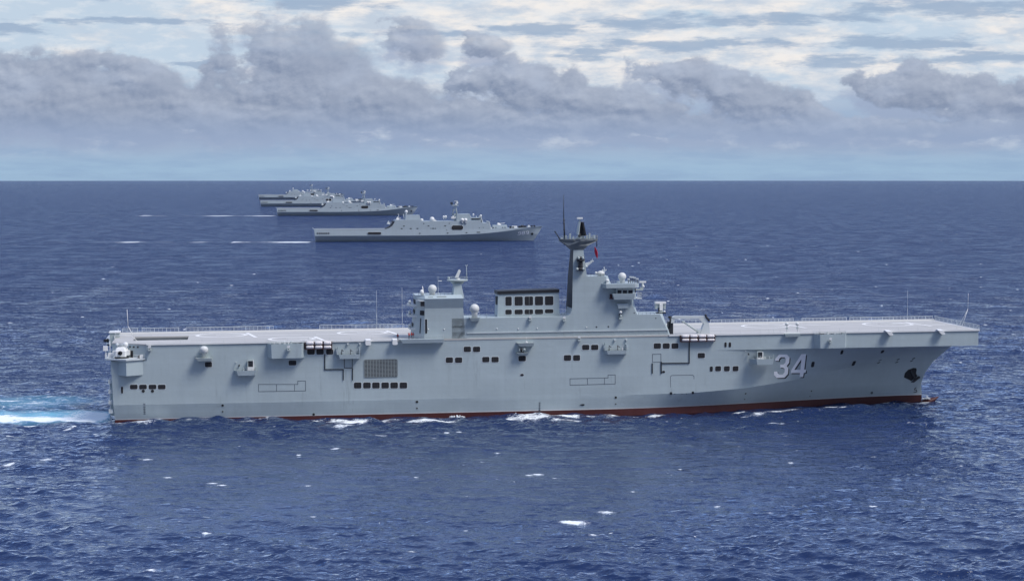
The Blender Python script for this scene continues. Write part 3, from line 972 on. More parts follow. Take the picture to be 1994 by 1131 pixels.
# hull number
DIG3 = [(215, 405), (218, 345), (330, 225), (560, 222), (640, 310), (625, 470), (555, 560), (605, 630), (590, 800), (490, 905), (265, 912), (180, 825), (182, 725), (275, 722),
        (285, 760), (330, 812), (440, 808), (490, 740), (495, 650), (455, 615), (360, 605), (365, 520), (460, 518), (515, 460), (525, 350), (490, 305), (385, 305), (330, 360), (325, 412)]
DIG4 = [[(985, 212), (1125, 210), (1070, 665), (1120, 665), (1115, 755), (1055, 765), (1035, 885), (930, 885), (945, 770), (670, 770), (690, 680), (780, 672), (955, 672), (985, 365)],
        [(985, 212), (985, 365), (780, 672), (690, 680)]]


def digit_poly(pts, du=0.0, dv=0.0):
    out = []
    for a, b in pts:
        u, v = 1495 + (a + du) / 15.08, 675 + (b + dv) / 15.08
        x, z = S(u, v, -16.5)
        for _ in range(4): x, z = S(u, v, hull_y(x, z))
        out.append((x, z))
    return out


from mathutils.geometry import tessellate_polygon


def painted(layers, name, mats, parent, surf):
    """paint lying on a curved side: every point of it follows the surface"""
    mb = MB()
    for poly, off, mi in layers:
        tris = tessellate_polygon([[Vector((x, z, 0)) for x, z in poly]])
        T = [[poly[i] for i in tr_] for tr_ in tris]
        for _ in range(3):
            nt = []
            for a, b, c in T:
                ab, bc, ca = [((p[0] + q[0]) / 2, (p[1] + q[1]) / 2) for p, q in ((a, b), (b, c), (c, a))]
                nt += [(a, ab, ca), (ab, b, bc), (ca, bc, c), (ab, bc, ca)]
            T = nt
        for tr_ in T: mb.face(mb.vs([(x, surf(x, z) - off, z) for x, z in tr_]), mi)
    return mb.build(name, mats, parent, fix=False)


for polys in ([DIG3], DIG4):
    painted([(digit_poly(p, 30, 29), .03, 1) for p in polys] + [(digit_poly(p), .06, 0) for p in polys], 'number_digit', [M['digit'], M['black']], hull, hull_y)

# ------------------------------------------------------------------ flight deck
HX0, HX1, HY0, HY1 = -113.5, -98.9, -5.5, 7.0
mb = MB()
zt, zb = HD, HD - .35
e = .10
for plan in ([(-118.5 - e, 18 + e), (-118.5 - e, -11.5), (HX0, -14.86), (HX0, 18 + e)],
             [(HX0, HY1), (HX1, HY1), (HX1, 18 + e), (HX0, 18 + e)],
             [(HX0, -14.86), (-109.2, -18 - e), (HX1, -18 - e), (HX1, HY0), (HX0, HY0)],
             [(HX1, -18 - e), (118.5 + e, -18 - e), (118.5 + e, 18 + e), (HX1, 18 + e)]):
    mb.prism_z(plan, zb, zt)
# walls and floor of the lift well, walls coloured dark for the shade inside
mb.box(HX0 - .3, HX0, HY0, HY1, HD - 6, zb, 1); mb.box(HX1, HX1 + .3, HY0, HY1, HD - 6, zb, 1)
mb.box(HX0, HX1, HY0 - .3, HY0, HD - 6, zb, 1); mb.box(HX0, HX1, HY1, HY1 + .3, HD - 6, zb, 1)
mb.box(HX0, HX1, HY0, HY1, HD - 3.4, HD - 3.2, 0)
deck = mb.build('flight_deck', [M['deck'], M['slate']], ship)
mb = MB()
for a, b in (((-109.2, -18.12), (-38.5, -18.12)), ((30.8, -18.12), (118.6, -18.12))):
    mb.box(a[0], b[0], -18.3, -18.101, HD - .26, HD + .26)
mb.box(-118.6, 118.6, 18.0, 18.4, HD - .1, HD + .40)
mb.box(118.6, 118.8, -18.3, 18.3, HD - .3, HD + .14)
mb.build('deck_edge_coaming', M['white'], deck)


def dline(mb, x0, y0, x1, y1, w, o=.035):
    d = math.hypot(x1 - x0, y1 - y0); nx, ny = -(y1 - y0) / d * w / 2, (x1 - x0) / d * w / 2
    mb.face(mb.vs([(x0 + nx, y0 + ny, HD + o), (x1 + nx, y1 + ny, HD + o), (x1 - nx, y1 - ny, HD + o), (x0 - nx, y0 - ny, HD + o)]))


for cx, cy, rad in ((-90.0, 7.8, 7.2), (-71.0, -9.0, 6.5), (-51.0, 7.8, 7.2), (64.5, 7.6, 7.0), (100.5, 6.5, 7.4)):
    mb = MB()
    for i in range(40):
        a0, a1 = 2 * math.pi * i / 40, 2 * math.pi * (i + 1) / 40
        mb.face(mb.vs([(cx + q * math.cos(a), cy + q * math.sin(a), HD + .03) for q, a in ((rad, a0), (rad, a1), (rad - 1.0, a1), (rad - 1.0, a0))]))
    dline(mb, cx - 1.5, cy - 1.6, cx + 7.5, cy - 1.6, .9, .045)
    dline(mb, cx - 1.5, cy + 1.8, cx + 7.5, cy + 1.8, .9, .045)
    dline(mb, cx + rad - .2, cy + 6.0, cx + rad + 2.2, cy - 10.0, 1.0, .055)
    mb.build('landing_spot_marking', M['mark'], deck)
for segs, w in (([(-96, 14.8, 118, 14.8)], .8), ([(-97, -15.6, -38, -15.6), (32, -15.6, 118, -15.6)], .8),
                ([(-80, 4.5, -68, 4.5), (-64, 4.5, -50, 4.5), (-46, 8, -30, 8), (32, 6.5, 52, 6.5), (72, 8, 84, 8), (88, 8, 98, 8)], .8),
                ([(-109, 10.5, -97, 10.5), (-112.5, -9.0, -98, -9.0)], .8), ([(104, 1.8, 116, 1.8), (103, 9.5, 115, 9.5), (118.0, -17, 118.0, 17)], .9)):
    for s in segs:
        mb = MB(); dline(mb, *s, w); mb.build('deck_line_marking', M['mark'], deck)

# safety nets folded up along the far edge and round the bow
def net(p0, p1, h, lean=.25):
    (x0, y0), (x1, y1) = p0, p1
    L = math.hypot(x1 - x0, y1 - y0); n = max(2, int(L / 1.1))
    dx, dy = (x1 - x0) / L, (y1 - y0) / L
    ox, oy = -dy * lean, dx * lean
    mb = MB()
    for f in (.06, .36, .66, 1.0):
        r = .085 if f == 1 else .04
        mb.tube((x0 + ox * f, y0 + oy * f, HD + .2 + h * f), (x1 + ox * f, y1 + oy * f, HD + .2 + h * f), r, n=4, smooth=False)
    for i in range(n + 1):
        x, y = x0 + (x1 - x0) * i / n, y0 + (y1 - y0) * i / n
        mb.tube((x, y, HD + .1), (x + ox, y + oy, HD + .2 + h), (.07 if i % 3 == 0 else .032), n=4, smooth=False)
    mb.build('safety_net', M['pale'], deck)


for a, b in ((-117.6, -113.4), (-112.2, -102), (-100, -75.5), (-62.5, -38.5), (33, 49), (51, 76), (78.5, 92), (93, 118.4)):
    net((a, 18.6), (b, 18.6), 1.25 if a < 30 else 1.0)
net((119.0, 18.2), (119.0, 2.0), 1.1, -.25)
net((119.0, 0.5), (119.0, -17.8), 1.1, -.25)
net((-118.8, 18.0), (-118.8, 3.0), 1.1, .2)
# thin stanchions of the near edge
for x in list(np.arange(-106, 117, 5.6)) + [S(1498, 645)[0], S(1507, 645)[0]]:
    if -40 < x < 32: continue
    mb = MB(); mb.tube((x, -17.6, HD), (x, -17.6, HD + 1.15), .035, n=4); mb.build('edge_stanchion', M['grey'], deck)


def whip(x, y, z, h, lean=(0, 0), r=.06, name='whip_antenna', par=None, mat=None):
    mb = MB()
    mb.tube((x, y, z), (x + lean[0] * .4, y + lean[1] * .4, z + h * .4), r, r * .8, 6)
    mb.tube((x + lean[0] * .4, y + lean[1] * .4, z + h * .4), (x + lean[0], y + lean[1], z + h), r * .7, r * .4, 6)
    mb.lathe((x, y, z), [(r * 2.4, 0), (r * 2.4, .35), (r, .5)], 8)
    return mb.build(name, mat or M['pale'], par or deck)


whip(-46.3, 18.4, HD, 11.2, r=.06); whip(-39.0, 18.4, HD, 12.0, r=.06)
whip(110.5, 18.4, HD, 9.0, r=.045)
# jackstaff frame at the bow and ensign staff at the stern
mb = MB()
mb.tube((118.2, -6, HD), (119.8, -6.3, HD + 5.0), .10, .07, 6); mb.tube((118.2, -3.5, HD), (119.5, -6.1, HD + 4.2), .06, .05, 6)
mb.tube((119.8, -6.3, HD + 5.0), (119.9, -6.3, HD + 9.4), .035, .03, 5)
mb.build('jackstaff', M['white'], deck)
mb = MB()
mb.tube((-113.2, 1.0, HD), (-115.0, 1.0, HD + 3.4), .11, .08, 6); mb.tube((-115.0, 1.0, HD + 3.4), (-115.2, 1.0, HD + 8.0), .08, .05, 6)
mb.build('ensign_staff', M['white'], deck)
mb = MB()
mb.tube((-112.0, -8.6, HD), (-113.6, -8.6, HD + 1.6), .09, .08, 6); mb.tube((-113.6, -8.6, HD + 1.6), (-118.0, -8.6, HD + 1.7), .07, .07, 6)
mb.tube((-118.0, -8.6, HD + 1.7), (-118.0, -8.6, HD), .07, .07, 6)
mb.build('boom_crutch', M['white'], deck)

# landing aid lamps on posts
for u in (1532.5, 1553):
    x, z = S(u, 650, -17.2)
    mb = MB()
    mb.tube((x, -17.0, HD), (x, -17.0, HD + 2.0), .06, n=6)
    mb.ball((x, -17.0, HD + 2.35), .55, n=12, m=8, mat=1)
    mb.box(x - .25, x + .25, -17.2, -16.8, HD + 1.0, HD + 1.5)
    mb.build('landing_lamp', [M['grey'], M['dome']], deck)
# fold-out rafts ramps hanging over the edge: tilted white flaps
for u0, u1, v0, v1 in ((711.5, 721.5, 662, 671), (764, 773, 661, 670), (1726, 1737, 644.5, 653), (1827, 1838, 642.5, 651)):
    x0, z1 = S(u0, v0, -18.6); x1, z0 = S(u1, v1, -18.6)
    mb = MB()
    w = x1 - x0; h = .9
    if u0 > 1500:
        pr = [(x0 - .5, HD + .2), (x0 + .9, HD + .12), (x1, HD - h + .1), (x1 - .3, HD - h - .1), (x0 + .45, HD - h)]
    else:
        pr = [(x0, HD + .2), (x1, HD + .2), (x1 + .1, HD - h - .1), (x1 - .2, HD - h - .25), (x0 + .2, HD - h - .25), (x0 - .05, HD - h)]
    far = [(x, z + .25) for x, z in pr]
    mb.prism_y(pr, -19.9, -18.15, far)
    mb.build('edge_flap', M['white'], deck)

# ------------------------------------------------------------------ sponsons and platforms on the side
def railing(mb, pts, z, h=1.05, r=.035, step=1.3, mat=0):
    for (xa, ya), (xb, yb) in zip(pts[:-1], pts[1:]):
        L = math.hypot(xb - xa, yb - ya); n = max(1, round(L / step))
        for i in range(n + 1):
            x, y = xa + (xb - xa) * i / n, ya + (yb - ya) * i / n
            mb.tube((x, y, z), (x, y, z + h), r, n=4, mat=mat, smooth=False)
        for f in (.5, 1.0):
            mb.tube((xa, ya, z + h * f), (xb, yb, z + h * f), r, n=4, mat=mat, smooth=False)


def trough(name, ua, ub, uc, ud, v0, v1, d, slope=.35, wall=.9, parent=ship):
    """open-topped sponson: plan from hull (ua) out to ub..uc and back to ud; v0 rim, v1 foot"""
    (xa, zt), (xb, _), (xc, _), (xd, zd) = S(ua, v0), S(ub, v0, -18 - d), S(uc, v0, -18 - d), S(ud, v0)
    zt = S((ub + uc) / 2, v0, -18 - d)[1]; z0 = S((ub + uc) / 2, v1, -18 - d)[1]
    o = [(xa, -17.95), (xb, -18 - d), (xc, -18 - d), (xd, -17.95)]
    q = slope
    lowp = [(xa + q, -17.95), (xb + q, -18 - d + q * .5), (xc - q, -18 - d + q * .5), (xd - q, -17.95)]
    mb = MB()
    t = .18
    inn = [(xa + t * 1.6, -17.95), (xb + t, -18 - d + t), (xc - t, -18 - d + t), (xd - t * 1.6, -17.95)]
    zf = zt - wall
    rings = [[(x, y, z0) for x, y in lowp], [(x, y, zt) for x, y in o], [(x, y, zt) for x, y in inn], [(x, y, zf) for x, y in inn]]
    mb.loft(rings, caps=(True, True))
    ob = mb.build(name, M['hull'], parent)
    return ob, o, inn, zt, zf


def clutter(name, parent, inn, z, n, seed):
    rr = random.Random(seed)
    xa, xb = inn[0][0] + .6, inn[3][0] - .6
    for i in range(n):
        x = xa + (xb - xa) * (i + rr.random() * .7) / n
        y = rr.uniform(-19.6, -18.5); h = rr.uniform(.7, 1.35); w = rr.uniform(.18, .5)
        m = rr.choice((0, 0, 1, 2)); mb = MB()
        if rr.random() < .5: mb.box(x - w / 2, x + w / 2, y - w / 2, y + w / 2, z, z + h, m)
        else:
            mb.tube((x, y, z), (x, y, z + h), w * .3, n=6, mat=m); mb.ball((x, y, z + h + .12), w * .42, n=8, m=6, mat=m)
        mb.build(name, [M['grey'], M['dark'], M['white']], parent)


def lamp(u, v, d=1.0, parent=ship, y=-18.0):
    """searchlight on a little bracket"""
    x, z = S(u, v, y)
    mb = MB()
    mb.box(x - .42, x + .42, y - d - .35, y + .05, z - .85, z - .45, 0)
    mb.tube((x, y - d + .25, z - .5), (x, y - d + .25, z), .12, n=6, mat=1)
    mb.tube((x + .05, y - d + .55, z + .2), (x - .05, y - d - .15, z + .2), .34, .40, 10, 2)
    mb.tube((x, y, z - .2), (x, y - d + .2, z - .7), .07, n=5, mat=1)
    return mb.build('searchlight', [M['grey'], M['black'], M['white']], parent)


# long sponsons
for nm, args, ncl, lamps, sd in (('mooring_sponson', (519.5, 528, 587.5, 593.5, 669.5, 697.5, 2.2), 13, (562, 676), 3),
                                 ('mooring_sponson', (1583, 1597, 1646, 1648.5, 650.5, 678, 2.2), 15, (1615.5, 660.5), 4)):
    ob, o, inn, zt, zf = trough(nm, *args, slope=.12, wall=1.0)
    mb = MB(); railing(mb, [o[0], o[1], o[2], o[3]], zt, .75); mb.build('railing', M['pale'], ob)
    clutter('mooring_fitting', ob, inn, zf, ncl, sd)
    lamp(*lamps, d=1.0, parent=ob, y=-20.2)
# balconies
for nm, args, sd in (('boat_balcony', (654, 660, 701, 702, 690, 698.5, 1.8), 5), ('boat_balcony', (1174, 1182, 1221, 1222, 682, 689.5, 1.8), 6)):
    ob, o, inn, zt, zf = trough(nm, *args, slope=.25, wall=.8)
    mb = MB(); railing(mb, o, zt, 1.1, .04); mb.build('railing', M['pale'], ob)
    mb = MB()
    mb.box(o[0][0] + .05, o[0][0] + .25, -18.9, -17.95, zt, zt + 1.6)
    mb.prism_y([(o[0][0], zt), (o[1][0], zt), (o[0][0] + .5, zt + 1.9)], -18.9, -18.0)
    mb.box(o[2][0] - .2, o[2][0], -19.8, -17.95, zt, zt + 1.5)
    mb.build('end_screen', M['hull'], ob)
    clutter('balcony_fitting', ob, inn, zf, 5, sd)
    xm = (o[1][0] + o[2][0]) / 2
    for dx in (-2.0, .3):
        mb = MB(); mb.tube((xm + dx, -18.9, zf), (xm + dx, -18.9, zf + 2.0), .1, n=6, mat=1); mb.tube((xm + dx, -18.9, zf + 2.0), (xm + dx + .4, -19.6, zf + 1.7), .12, n=6, mat=1)
        mb.build('boat_davit', [M['grey'], M['dark'], M['white']], ob)
    for dx in (-.6, 2.6):
        mb = MB(); mb.box(xm + dx, xm + dx + .5, -18.5, -17.95, zt + 2.6, zt + 2.9); mb.tube((xm + dx + .25, -18.4, zt + 2.6), (xm + dx + .25, -18.4, zt + 2.3), .12, n=6)
        mb.build('floodlight', M['pale'], ob)
# platforms with black trackers
for args, bu, sd in (((455, 461, 499, 500, 721.5, 731, 1.9), (482.5, 493.5, 702.5, 713.5), 7), ((1458.5, 1473, 1506, 1507, 699, 710, 2.4), (1474.5, 1484.5, 685.5, 695), 8)):
    ob, o, inn, zt, zf = trough('tracker_platform', *args, slope=.3, wall=.7)
    mb = MB(); railing(mb, o, zt, .9, .03); mb.build('railing', M['grey'], ob)
    x0, z1 = S(bu[0], bu[2], -18.8); x1, z0 = S(bu[1], bu[3], -18.8)
    mb = MB()
    mb.box(x0, x1, -19.1, -18.2, z0, z1, 1)
    mb.box(x0 - .1, x0 + .1, -19.2, -18.15, z0 - .1, z1 + .1, 0); mb.box(x1 - .1, x1 + .12, -19.2, -18.15, z0 - .1, z1 + .1, 2)
    mb.box(x0 + .1, x1 - .1, -19.2, -18.15, z1, z1 + .18, 0)
    mb.box(x0 - .1, x1 + .2, -19.4, -18.2, zf + .4, z0 - .05, 2); mb.tube(((x0 + x1) / 2, -18.8, zf), ((x0 + x1) / 2, -18.8, zf + .5), .4, n=8, mat=0)
    mb.build('tracker', [M['grey'], M['black'], M['white']], ob)
    mb = MB(); mb.box(x0 - 3.2, x0 - 3.0, -18.6, -17.95, zt + 2.0, zt + 2.2, 0); mb.build('floodlight', M['pale'], ob)
    mb = MB(); mb.box(x0 - 2.4, x0 - 2.15, -18.5, -17.95, zt + 1.0, zt + 1.5, 0); mb.build('junction_box', M['black'], ob)
    mb = MB(); mb.tube((x1 + .3, -18.6, zf), (x1 + .3, -18.6, zt + 1.6), .05, n=5); mb.build('rail_post', M['grey'], ob)
    clutter('platform_fitting', ob, inn, zf, 6, sd)

# satellite dome on a bracket
def dome_bracket(u, vb, vt, r, pu0, pu1, pv, y, parent, cyl=.55, d=2.2):
    x, z0 = S(u, vb, y - d / 2); _, z1 = S(u, vt, y - d / 2)
    (xa, zp), (xb, _) = S(pu0, pv, y - d), S(pu1, pv, y - d)
    mb = MB()
    mb.prism_z([(xa + .6, y + .1), (xa + .6, y - d), (xb - .2, y - d), (xb, y + .1)], zp - .75, zp, [(xa, y + .1), (xa, y - d - .2), (xb, y - d - .2), (xb, y + .1)])
    pl = mb.build('dome_platform', M['grey'], parent)
    mb = MB(); railing(mb, [(xa, y), (xa, y - d - .1), (xb, y - d - .1), (xb, y)], zp, .8, .03); mb.build('railing', M['grey'], pl)
    mb = MB()
    h = z1 - z0
    prof = [(r * .45, zp - z0), (r * .45, -.15), (r * .98, 0), (r, h * cyl * .5)] + [(r * math.cos(a), h - r * (1 - math.sin(a)) if False else h * cyl * .5 + (h - h * cyl * .5) * math.sin(a)) for a in np.linspace(.15, math.pi / 2 - .02, 8)]
    mb.lathe((x, y - d / 2, z0), prof, 22)
    mb.build('satellite_dome', M['dome'], pl)
    return pl


dome_bracket(397.3, 687, 673.5, 1.12, 381, 413, 697.5, -18.0, ship, cyl=1.0)

# two-tiered sensor shelf
mb = MB()
for u0, u1, v0, v1, d in ((1006.5, 1040, 668, 674, 2.0), (1005.5, 1029, 687, 691, 1.9)):
    x0, z1 = S(u0, v0, -18 - d); x1, z0 = S(u1, v1, -18 - d)
    mb.prism_z([(x0 + .8, -17.9), (x0 + .8, -18 - d + .3), (x1 - .1, -18 - d + .3), (x1, -17.9)], z0, z1, [(x0, -17.9), (x0 + .2, -18 - d), (x1, -18 - d), (x1, -17.9)])
shelf = mb.build('sensor_shelf', M['grey'], ship)
x, z = S(1017, 683, -19)
mb = MB()
mb.tube((x, -19, z - 1.0), (x, -19, z), .45, n=10, mat=1); mb.box(x - .9, x + .8, -19.5, -18.5, z, z + .7, 0); mb.ball((x - .3, -19.4, z + .4), .42, n=10, m=8, mat=1); mb.ball((x + .5, -19.4, z + .4), .36, n=10, m=8, mat=0)
mb.build('optical_sensor', [M['grey'], M['black']], shelf)
mb = MB(); x, z = S(1025, 667, -19.4); mb.ball((x, -19.3, z), .38, n=10, m=8); mb.tube((x, -19.3, z), (x, -19.3, z + 1.6), .03, n=4)
mb.build('small_dome', M['white'], shelf)
mb = MB(); railing(mb, [(S(1006, 668)[0], -19.9), (S(1039, 668)[0], -19.9)], S(1020, 668, -19.9)[1], .6, .03); mb.build('railing', M['grey'], shelf)

lamp(1127, 657, 1.0); lamp(291.5, 676, 1.0)
# shallow shelves at the deck edge
for u0, u1, v0, v1, d in ((1528.5, 1559, 650, 655.5, 1.3),):
    x0, z1 = S(u0, v0, -18 - d); x1, z0 = S(u1, v1, -18 - d)
    mb = MB(); mb.prism_z([(x0 + .3, -17.9), (x0 + .3, -18 - d + .2), (x1 - .3, -18 - d + .2), (x1 - .2, -17.9)], z0, z1, [(x0, -17.9), (x0, -18 - d), (x1, -18 - d), (x1, -17.9)])
    mb.build('edge_platform', M['grey'], ship)
# catwalk beside the island
(cx0, _), (cx1, _) = S(777, 660, -20.2), S(866, 660, -20.2)
cz1 = S(820, 660.5, -20.2)[1]; cz0 = S(820, 668, -20.2)[1]
mb = MB()
mb.prism_z([(cx0 + .8, -17.9), (cx0 + 1.0, -20), (cx1 - .3, -20), (cx1, -17.9)], cz0, cz1, [(cx0, -17.9), (cx0 + .4, -20.2), (cx1 - .2, -20.2), (cx1, -17.9)])
cat = mb.build('catwalk', M['hull'], ship)
mb = MB(); railing(mb, [(cx0 + .4, -20.1), (cx1 - .2, -20.1), (cx1 - .1, -18)], cz1, 1.05, .03, 1.6); mb.build('railing', M['pale'], cat)

# ------------------------------------------------------------------ stern gun platform
gz = 17.35
mb = MB()
mb.prism_z([(-118.7, -16.0), (-114.4, -20.4), (-110.2, -18.0), (-110.2, -12), (-118.7, -9)], 13.2, 17.2)
mb.prism_z([(-120.2, -16.0), (-119.6, -17.6), (-114.4, -20.9), (-109.6, -18.1), (-109.4, -12), (-120.2, -9)], 17.2, 17.6, mat=1)
gp = mb.build('gun_platform', [M['hull'], M['pale']], ship)
mb = MB(); railing(mb, [(-120.1, -10), (-120.1, -15.9), (-119.5, -17.5), (-117.5, -18.8)], 17.6, 1.0, .04, 1.0); mb.build('railing', M['white'], gp)
mb = MB(); railing(mb, [(-112.6, -19.7), (-109.7, -18.1)], 17.6, 1.0, .04, 1.0); mb.build('railing', M['white'], gp)


def gun(cx, cy, z, yawdeg, parent):
    g = empty('gun_mount', (cx, cy, z), (0, 0, R(yawdeg)), parent)
    mb = MB(); mb.lathe((0, 0, 0), [(1.9, 0), (1.9, .25), (1.7, .45)], 20); mb.build('gun_base', M['black'], g)
    mb = MB()
    sec = []
    for zz, w, fr, bk in ((.45, 1.45, 1.5, 1.7), (1.9, 1.5, 1.45, 1.8), (2.7, 1.2, .95, 1.5), (2.95, .8, .6, 1.1)):
        sec.append([(-w, -fr, zz), (-w * .8, -fr - .25, zz), (w * .8, -fr - .25, zz), (w, -fr, zz), (w, bk, zz), (-w, bk, zz)])
    mb.loft(sec)
    mb.box(-2.2, -1.46, -.9, 1.0, .8, 2.0); mb.box(1.47, 2.1, -.9, 1.0, .8, 2.0)
    mb.build('gun_housing', M['white'], g)
    mb = MB()
    mb.tube((0, -1.6, 1.45), (0, -1.95, 1.45), .55, n=16)
    for i in range(11):
        a = 2 * math.pi * i / 11
        mb.tube((.34 * math.cos(a), -1.7, 1.45 + .34 * math.sin(a)), (.34 * math.cos(a), -3.0, 1.45 + .34 * math.sin(a)), .075, n=6)
    mb.build('gun_barrel', M['black'], g)
    mb = MB(); mb.ball((1.05, .2, 3.5), .72, .7, 14, 10); mb.tube((1.05, .2, 2.7), (1.05, .2, 3.1), .45, n=10); mb.build('radar_dome', M['white'], g)
    mb = MB(); mb.ball((-1.1, 0, 3.45), .5, n=12, m=8); mb.box(-.6, .6, -.35, .5, 2.95, 3.7); mb.tube((0, -.3, 3.45), (0, -.75, 3.45), .3, n=10); mb.build('optical_sensor', M['pale'], g)


gun(-115.8, -16.2, 17.6, -8, ship)
# second mount on the far quarter, a locker and a lantern box
mb = MB()
mb.prism_z([(-121.2, 9), (-118.5, 8.4), (-118.5, 17.5), (-121.2, 15)], 16.4, 17.0); mb.build('gun_platform', M['hull'], ship)
gun(-119.6, 12.0, 18.6, -60, ship)
mb = MB(); mb.box(-120.2, -117.6, 4.6, 8.4, 19.0, 22.6); mb.box(-120.4, -117.4, 4.4, 8.6, 22.6, 22.9, 1); mb.build('launcher_box', [M['grey'], M['white']], ship)
mb = MB()
mb.box(-120.7, -119.5, -14.3, -13.2, 19.4, 20.6); mb.tube((-120.1, -13.7, 17.6), (-120.1, -13.7, 19.4), .12, n=6); mb.tube((-118.9, -14.5, 17.6), (-118.9, -14.5, 22.0), .09, n=6)
mb.box(-119.4, -118.2, -15.2, -13.9, 17.6, 18.8)
mb.build('stern_locker', M['white'], gp)
mb = MB()
for x in (-113.9, -112.9, -111.8): mb.plate([(x, 20.2), (x + .45, 20.2), (x + .45, 20.6), (x, 20.6)], lambda a, b: -18 + (-109.2 - a) * .72, .0, .12)
mb.plate([(-113.6, 17.6), (-112.9, 17.6), (-112.9, 19.4), (-113.6, 19.4)], lambda a, b: -18 + (-109.2 - a) * .72, .0, .1)
mb.build('quarter_fitting', M['louvre'], hull)
# winch by the recess and the dark stern edge fittings
mb = MB(); mb.tube((-110.6, -17.6, 18.0), (-110.6, -16.4, 18.0), .5, n=12, mat=0); mb.box(-111.6, -109.8, -17.3, -16.5, 17.6, 18.1, 1); mb.build('winch', [M['white'], M['black']], gp)
# stern gate and fender ribs
mb = MB()
mb.box(-118.9, -118.3, -11, 11, 1.8, 11.5, 0)
for y in (-10.5, -5, 0, 5, 10.5): mb.box(-119.2, -118.85, y - .3, y + .3, 1.8, 11.5, 0)
mb.build('stern_gate', M['grey'], ship)
mb = MB()
for z in (3.2, 5.6, 8.4, 11.0): mb.box(-119.3, -118.2, -17.4, -16.2, z, z + 1.0, 0)
mb.tube((-118.8, -17.0, 1.2), (-118.9, -17.0, 12.4), .16, n=6)
mb.build('stern_fender', M['pale'], ship)


# ------------------------------------------------------------------ island
IY, IF = -17.55, -6.5            # near and far faces
def SI(u, v, y=IY): return S(u, v, y)


def side_at(y): return lambda x, z: y


island = None
mb = MB()
# long lower body
xb0, _ = SI(880, 640); xt, zt_low = SI(1000, 618.2); x_f0, _ = SI(1304, 656)
zl = HD + .05
ZB = SI(1000, 618.2)[1]          # roof of the low part
xA1 = SI(905.5, 640)[0]
xT0 = SI(1100, 620)[0]
mb.box(xb0, xT0 + .5, IY, IF, zl, ZB, 0)
# forward lower body with the chamfered front
ZF = SI(1260, 612.3)[1]
xe = SI(1303.5, 655)[0]; xt0 = SI(1285, 612)[0]
b = [(xT0 + .5, IY), (xe, IY), (xe + .25, IY + .35), (xe + .25, IF), (xT0 + .5, IF)]
tp = [(xT0 + .5, IY), (xt0, IY), (xt0 + 1.3, IY + 2.9), (xt0 + 1.3, IF), (xT0 + .5, IF)]
mb.prism_z(b, zl, ZF, tp)
island = mb.build('island', M['hull'], ship)
# ledge along the foot and the small rails
mb = MB()
mb.box(xA1 + .5, xe - .2, IY - .28, IY - .02, HD + 1.35, HD + 1.55)
mb.box(xA1 + .5, xe - .2, IY - .20, IY - .02, HD + .02, HD + .22)
mb.build('rubbing_strake', M['pale'], island)
mb = MB(); railing(mb, [(xA1 + 1, IY - .3), (SI(1300, 650)[0], IY - .3)], HD + .1, .95, .025, 2.2)
mb.build('railing', M['grey'], island)

# aft block
xa1 = SI(826, 640)[0]; xa2, Zr = SI(902, 574.5); _, Zm = SI(860, 581); _, Zk = SI(860, 600)
pl0 = [(xa1 - 2.9, IY + 4.2), (xa1, IY), (xA1, IY), (xA1, IF), (xa1 - 2.9, IF)]
pl1 = [(xa1 - 1.9, IY + 3.2), (xa1 + .2, IY), (xA1 - .45, IY), (xA1 - .45, IF), (xa1 - 1.9, IF)]
pl2 = [(xa1 - 1.9, IY + 2.7), (xa1 + .2, IY - .95), (xA1 - .5, IY - .95), (xA1 - .5, IF), (xa1 - 1.9, IF)]
pl3 = [(xa1 - 2.1, IY + 3.2), (xa1 + .2, IY + .35), (xA1 - .75, IY + .35), (xA1 - .75, IF), (xa1 - 2.1, IF)]
mb = MB()
mb.loft([[(x, y, z) for x, y in p] for p, z in ((pl0, zl), (pl1, Zk), (pl2, Zm), (pl3, Zr))])
aftb = mb.build('aft_control_block', M['hull'], ship)


def cham(z):
    """aft-facing chamfer of the control block: a point on it for a fraction f"""
    q = float(np.clip((z - zl) / (Zk - zl), 0, 1))
    p0 = Vector((pl0[0][0] * (1 - q) + pl1[0][0] * q, pl0[0][1] * (1 - q) + pl1[0][1] * q, z)); p1 = Vector((pl0[1][0] * (1 - q) + pl1[1][0] * q, IY, z))
    return p0, p1


def cham_panel(f0, f1, za, zb_, off, mat, name, parent):
    mb = MB(); pts = []
    for z, f in ((za, f0), (za, f1), (zb_, f1), (zb_, f0)):
        p0, p1 = cham(z); n = Vector((-(p1.y - p0.y), (p1.x - p0.x), 0)).normalized()
        if n.y > 0: n = -n
        pts.append((p0.lerp(p1, f), n))
    a = mb.vs([p + n * off for p, n in pts]); b_ = mb.vs([p - n * .05 for p, n in pts])
    mb.face(a); [mb.face((a[i], b_[i], b_[(i + 1) % 4], a[(i + 1) % 4])) for i in range(4)]
    return mb.build(name, mat, parent)


z1, z2, z3, z4 = SI(823, 605)[1], SI(823, 614)[1], SI(823, 620)[1], SI(823, 650)[1]
cham_panel(.52, .97, z2, z1, .10, M['dark'], 'window', aftb)
z5, z6 = SI(823, 587)[1], SI(823, 596)[1]
mb = MB(); mb.box(xa1 - .9, xa1 + .05, IY - .45, IY + .5, z6, z5); mb.build('window', M['dark'], aftb)
mb = MB(); mb.prism_z([(xa1 - 2.0, IY + 2.0), (xa1 - 1.3, IY - .7), (xa1 + .25, IY - .7), (xa1 + .25, IY + .3)], z5 + .05, z5 + .35); mb.build('window_hood', M['pale'], aftb)
cham_panel(.60, .66, z4 + .1, z3, .12, M['black'], 'door_recess', aftb)  # black panel stands in for the shade of the recess
mb = MB(); mb.plate(rounded(xa1 + .12, xa1 + .95, z4, z3 - .1, .15), side_at(IY), 0, .05, 0); mb.plate(rounded(xa1 + .25, xa1 + .82, z4 + .1, z3 - .2, .12), side_at(IY), 0.02, .09, 1)
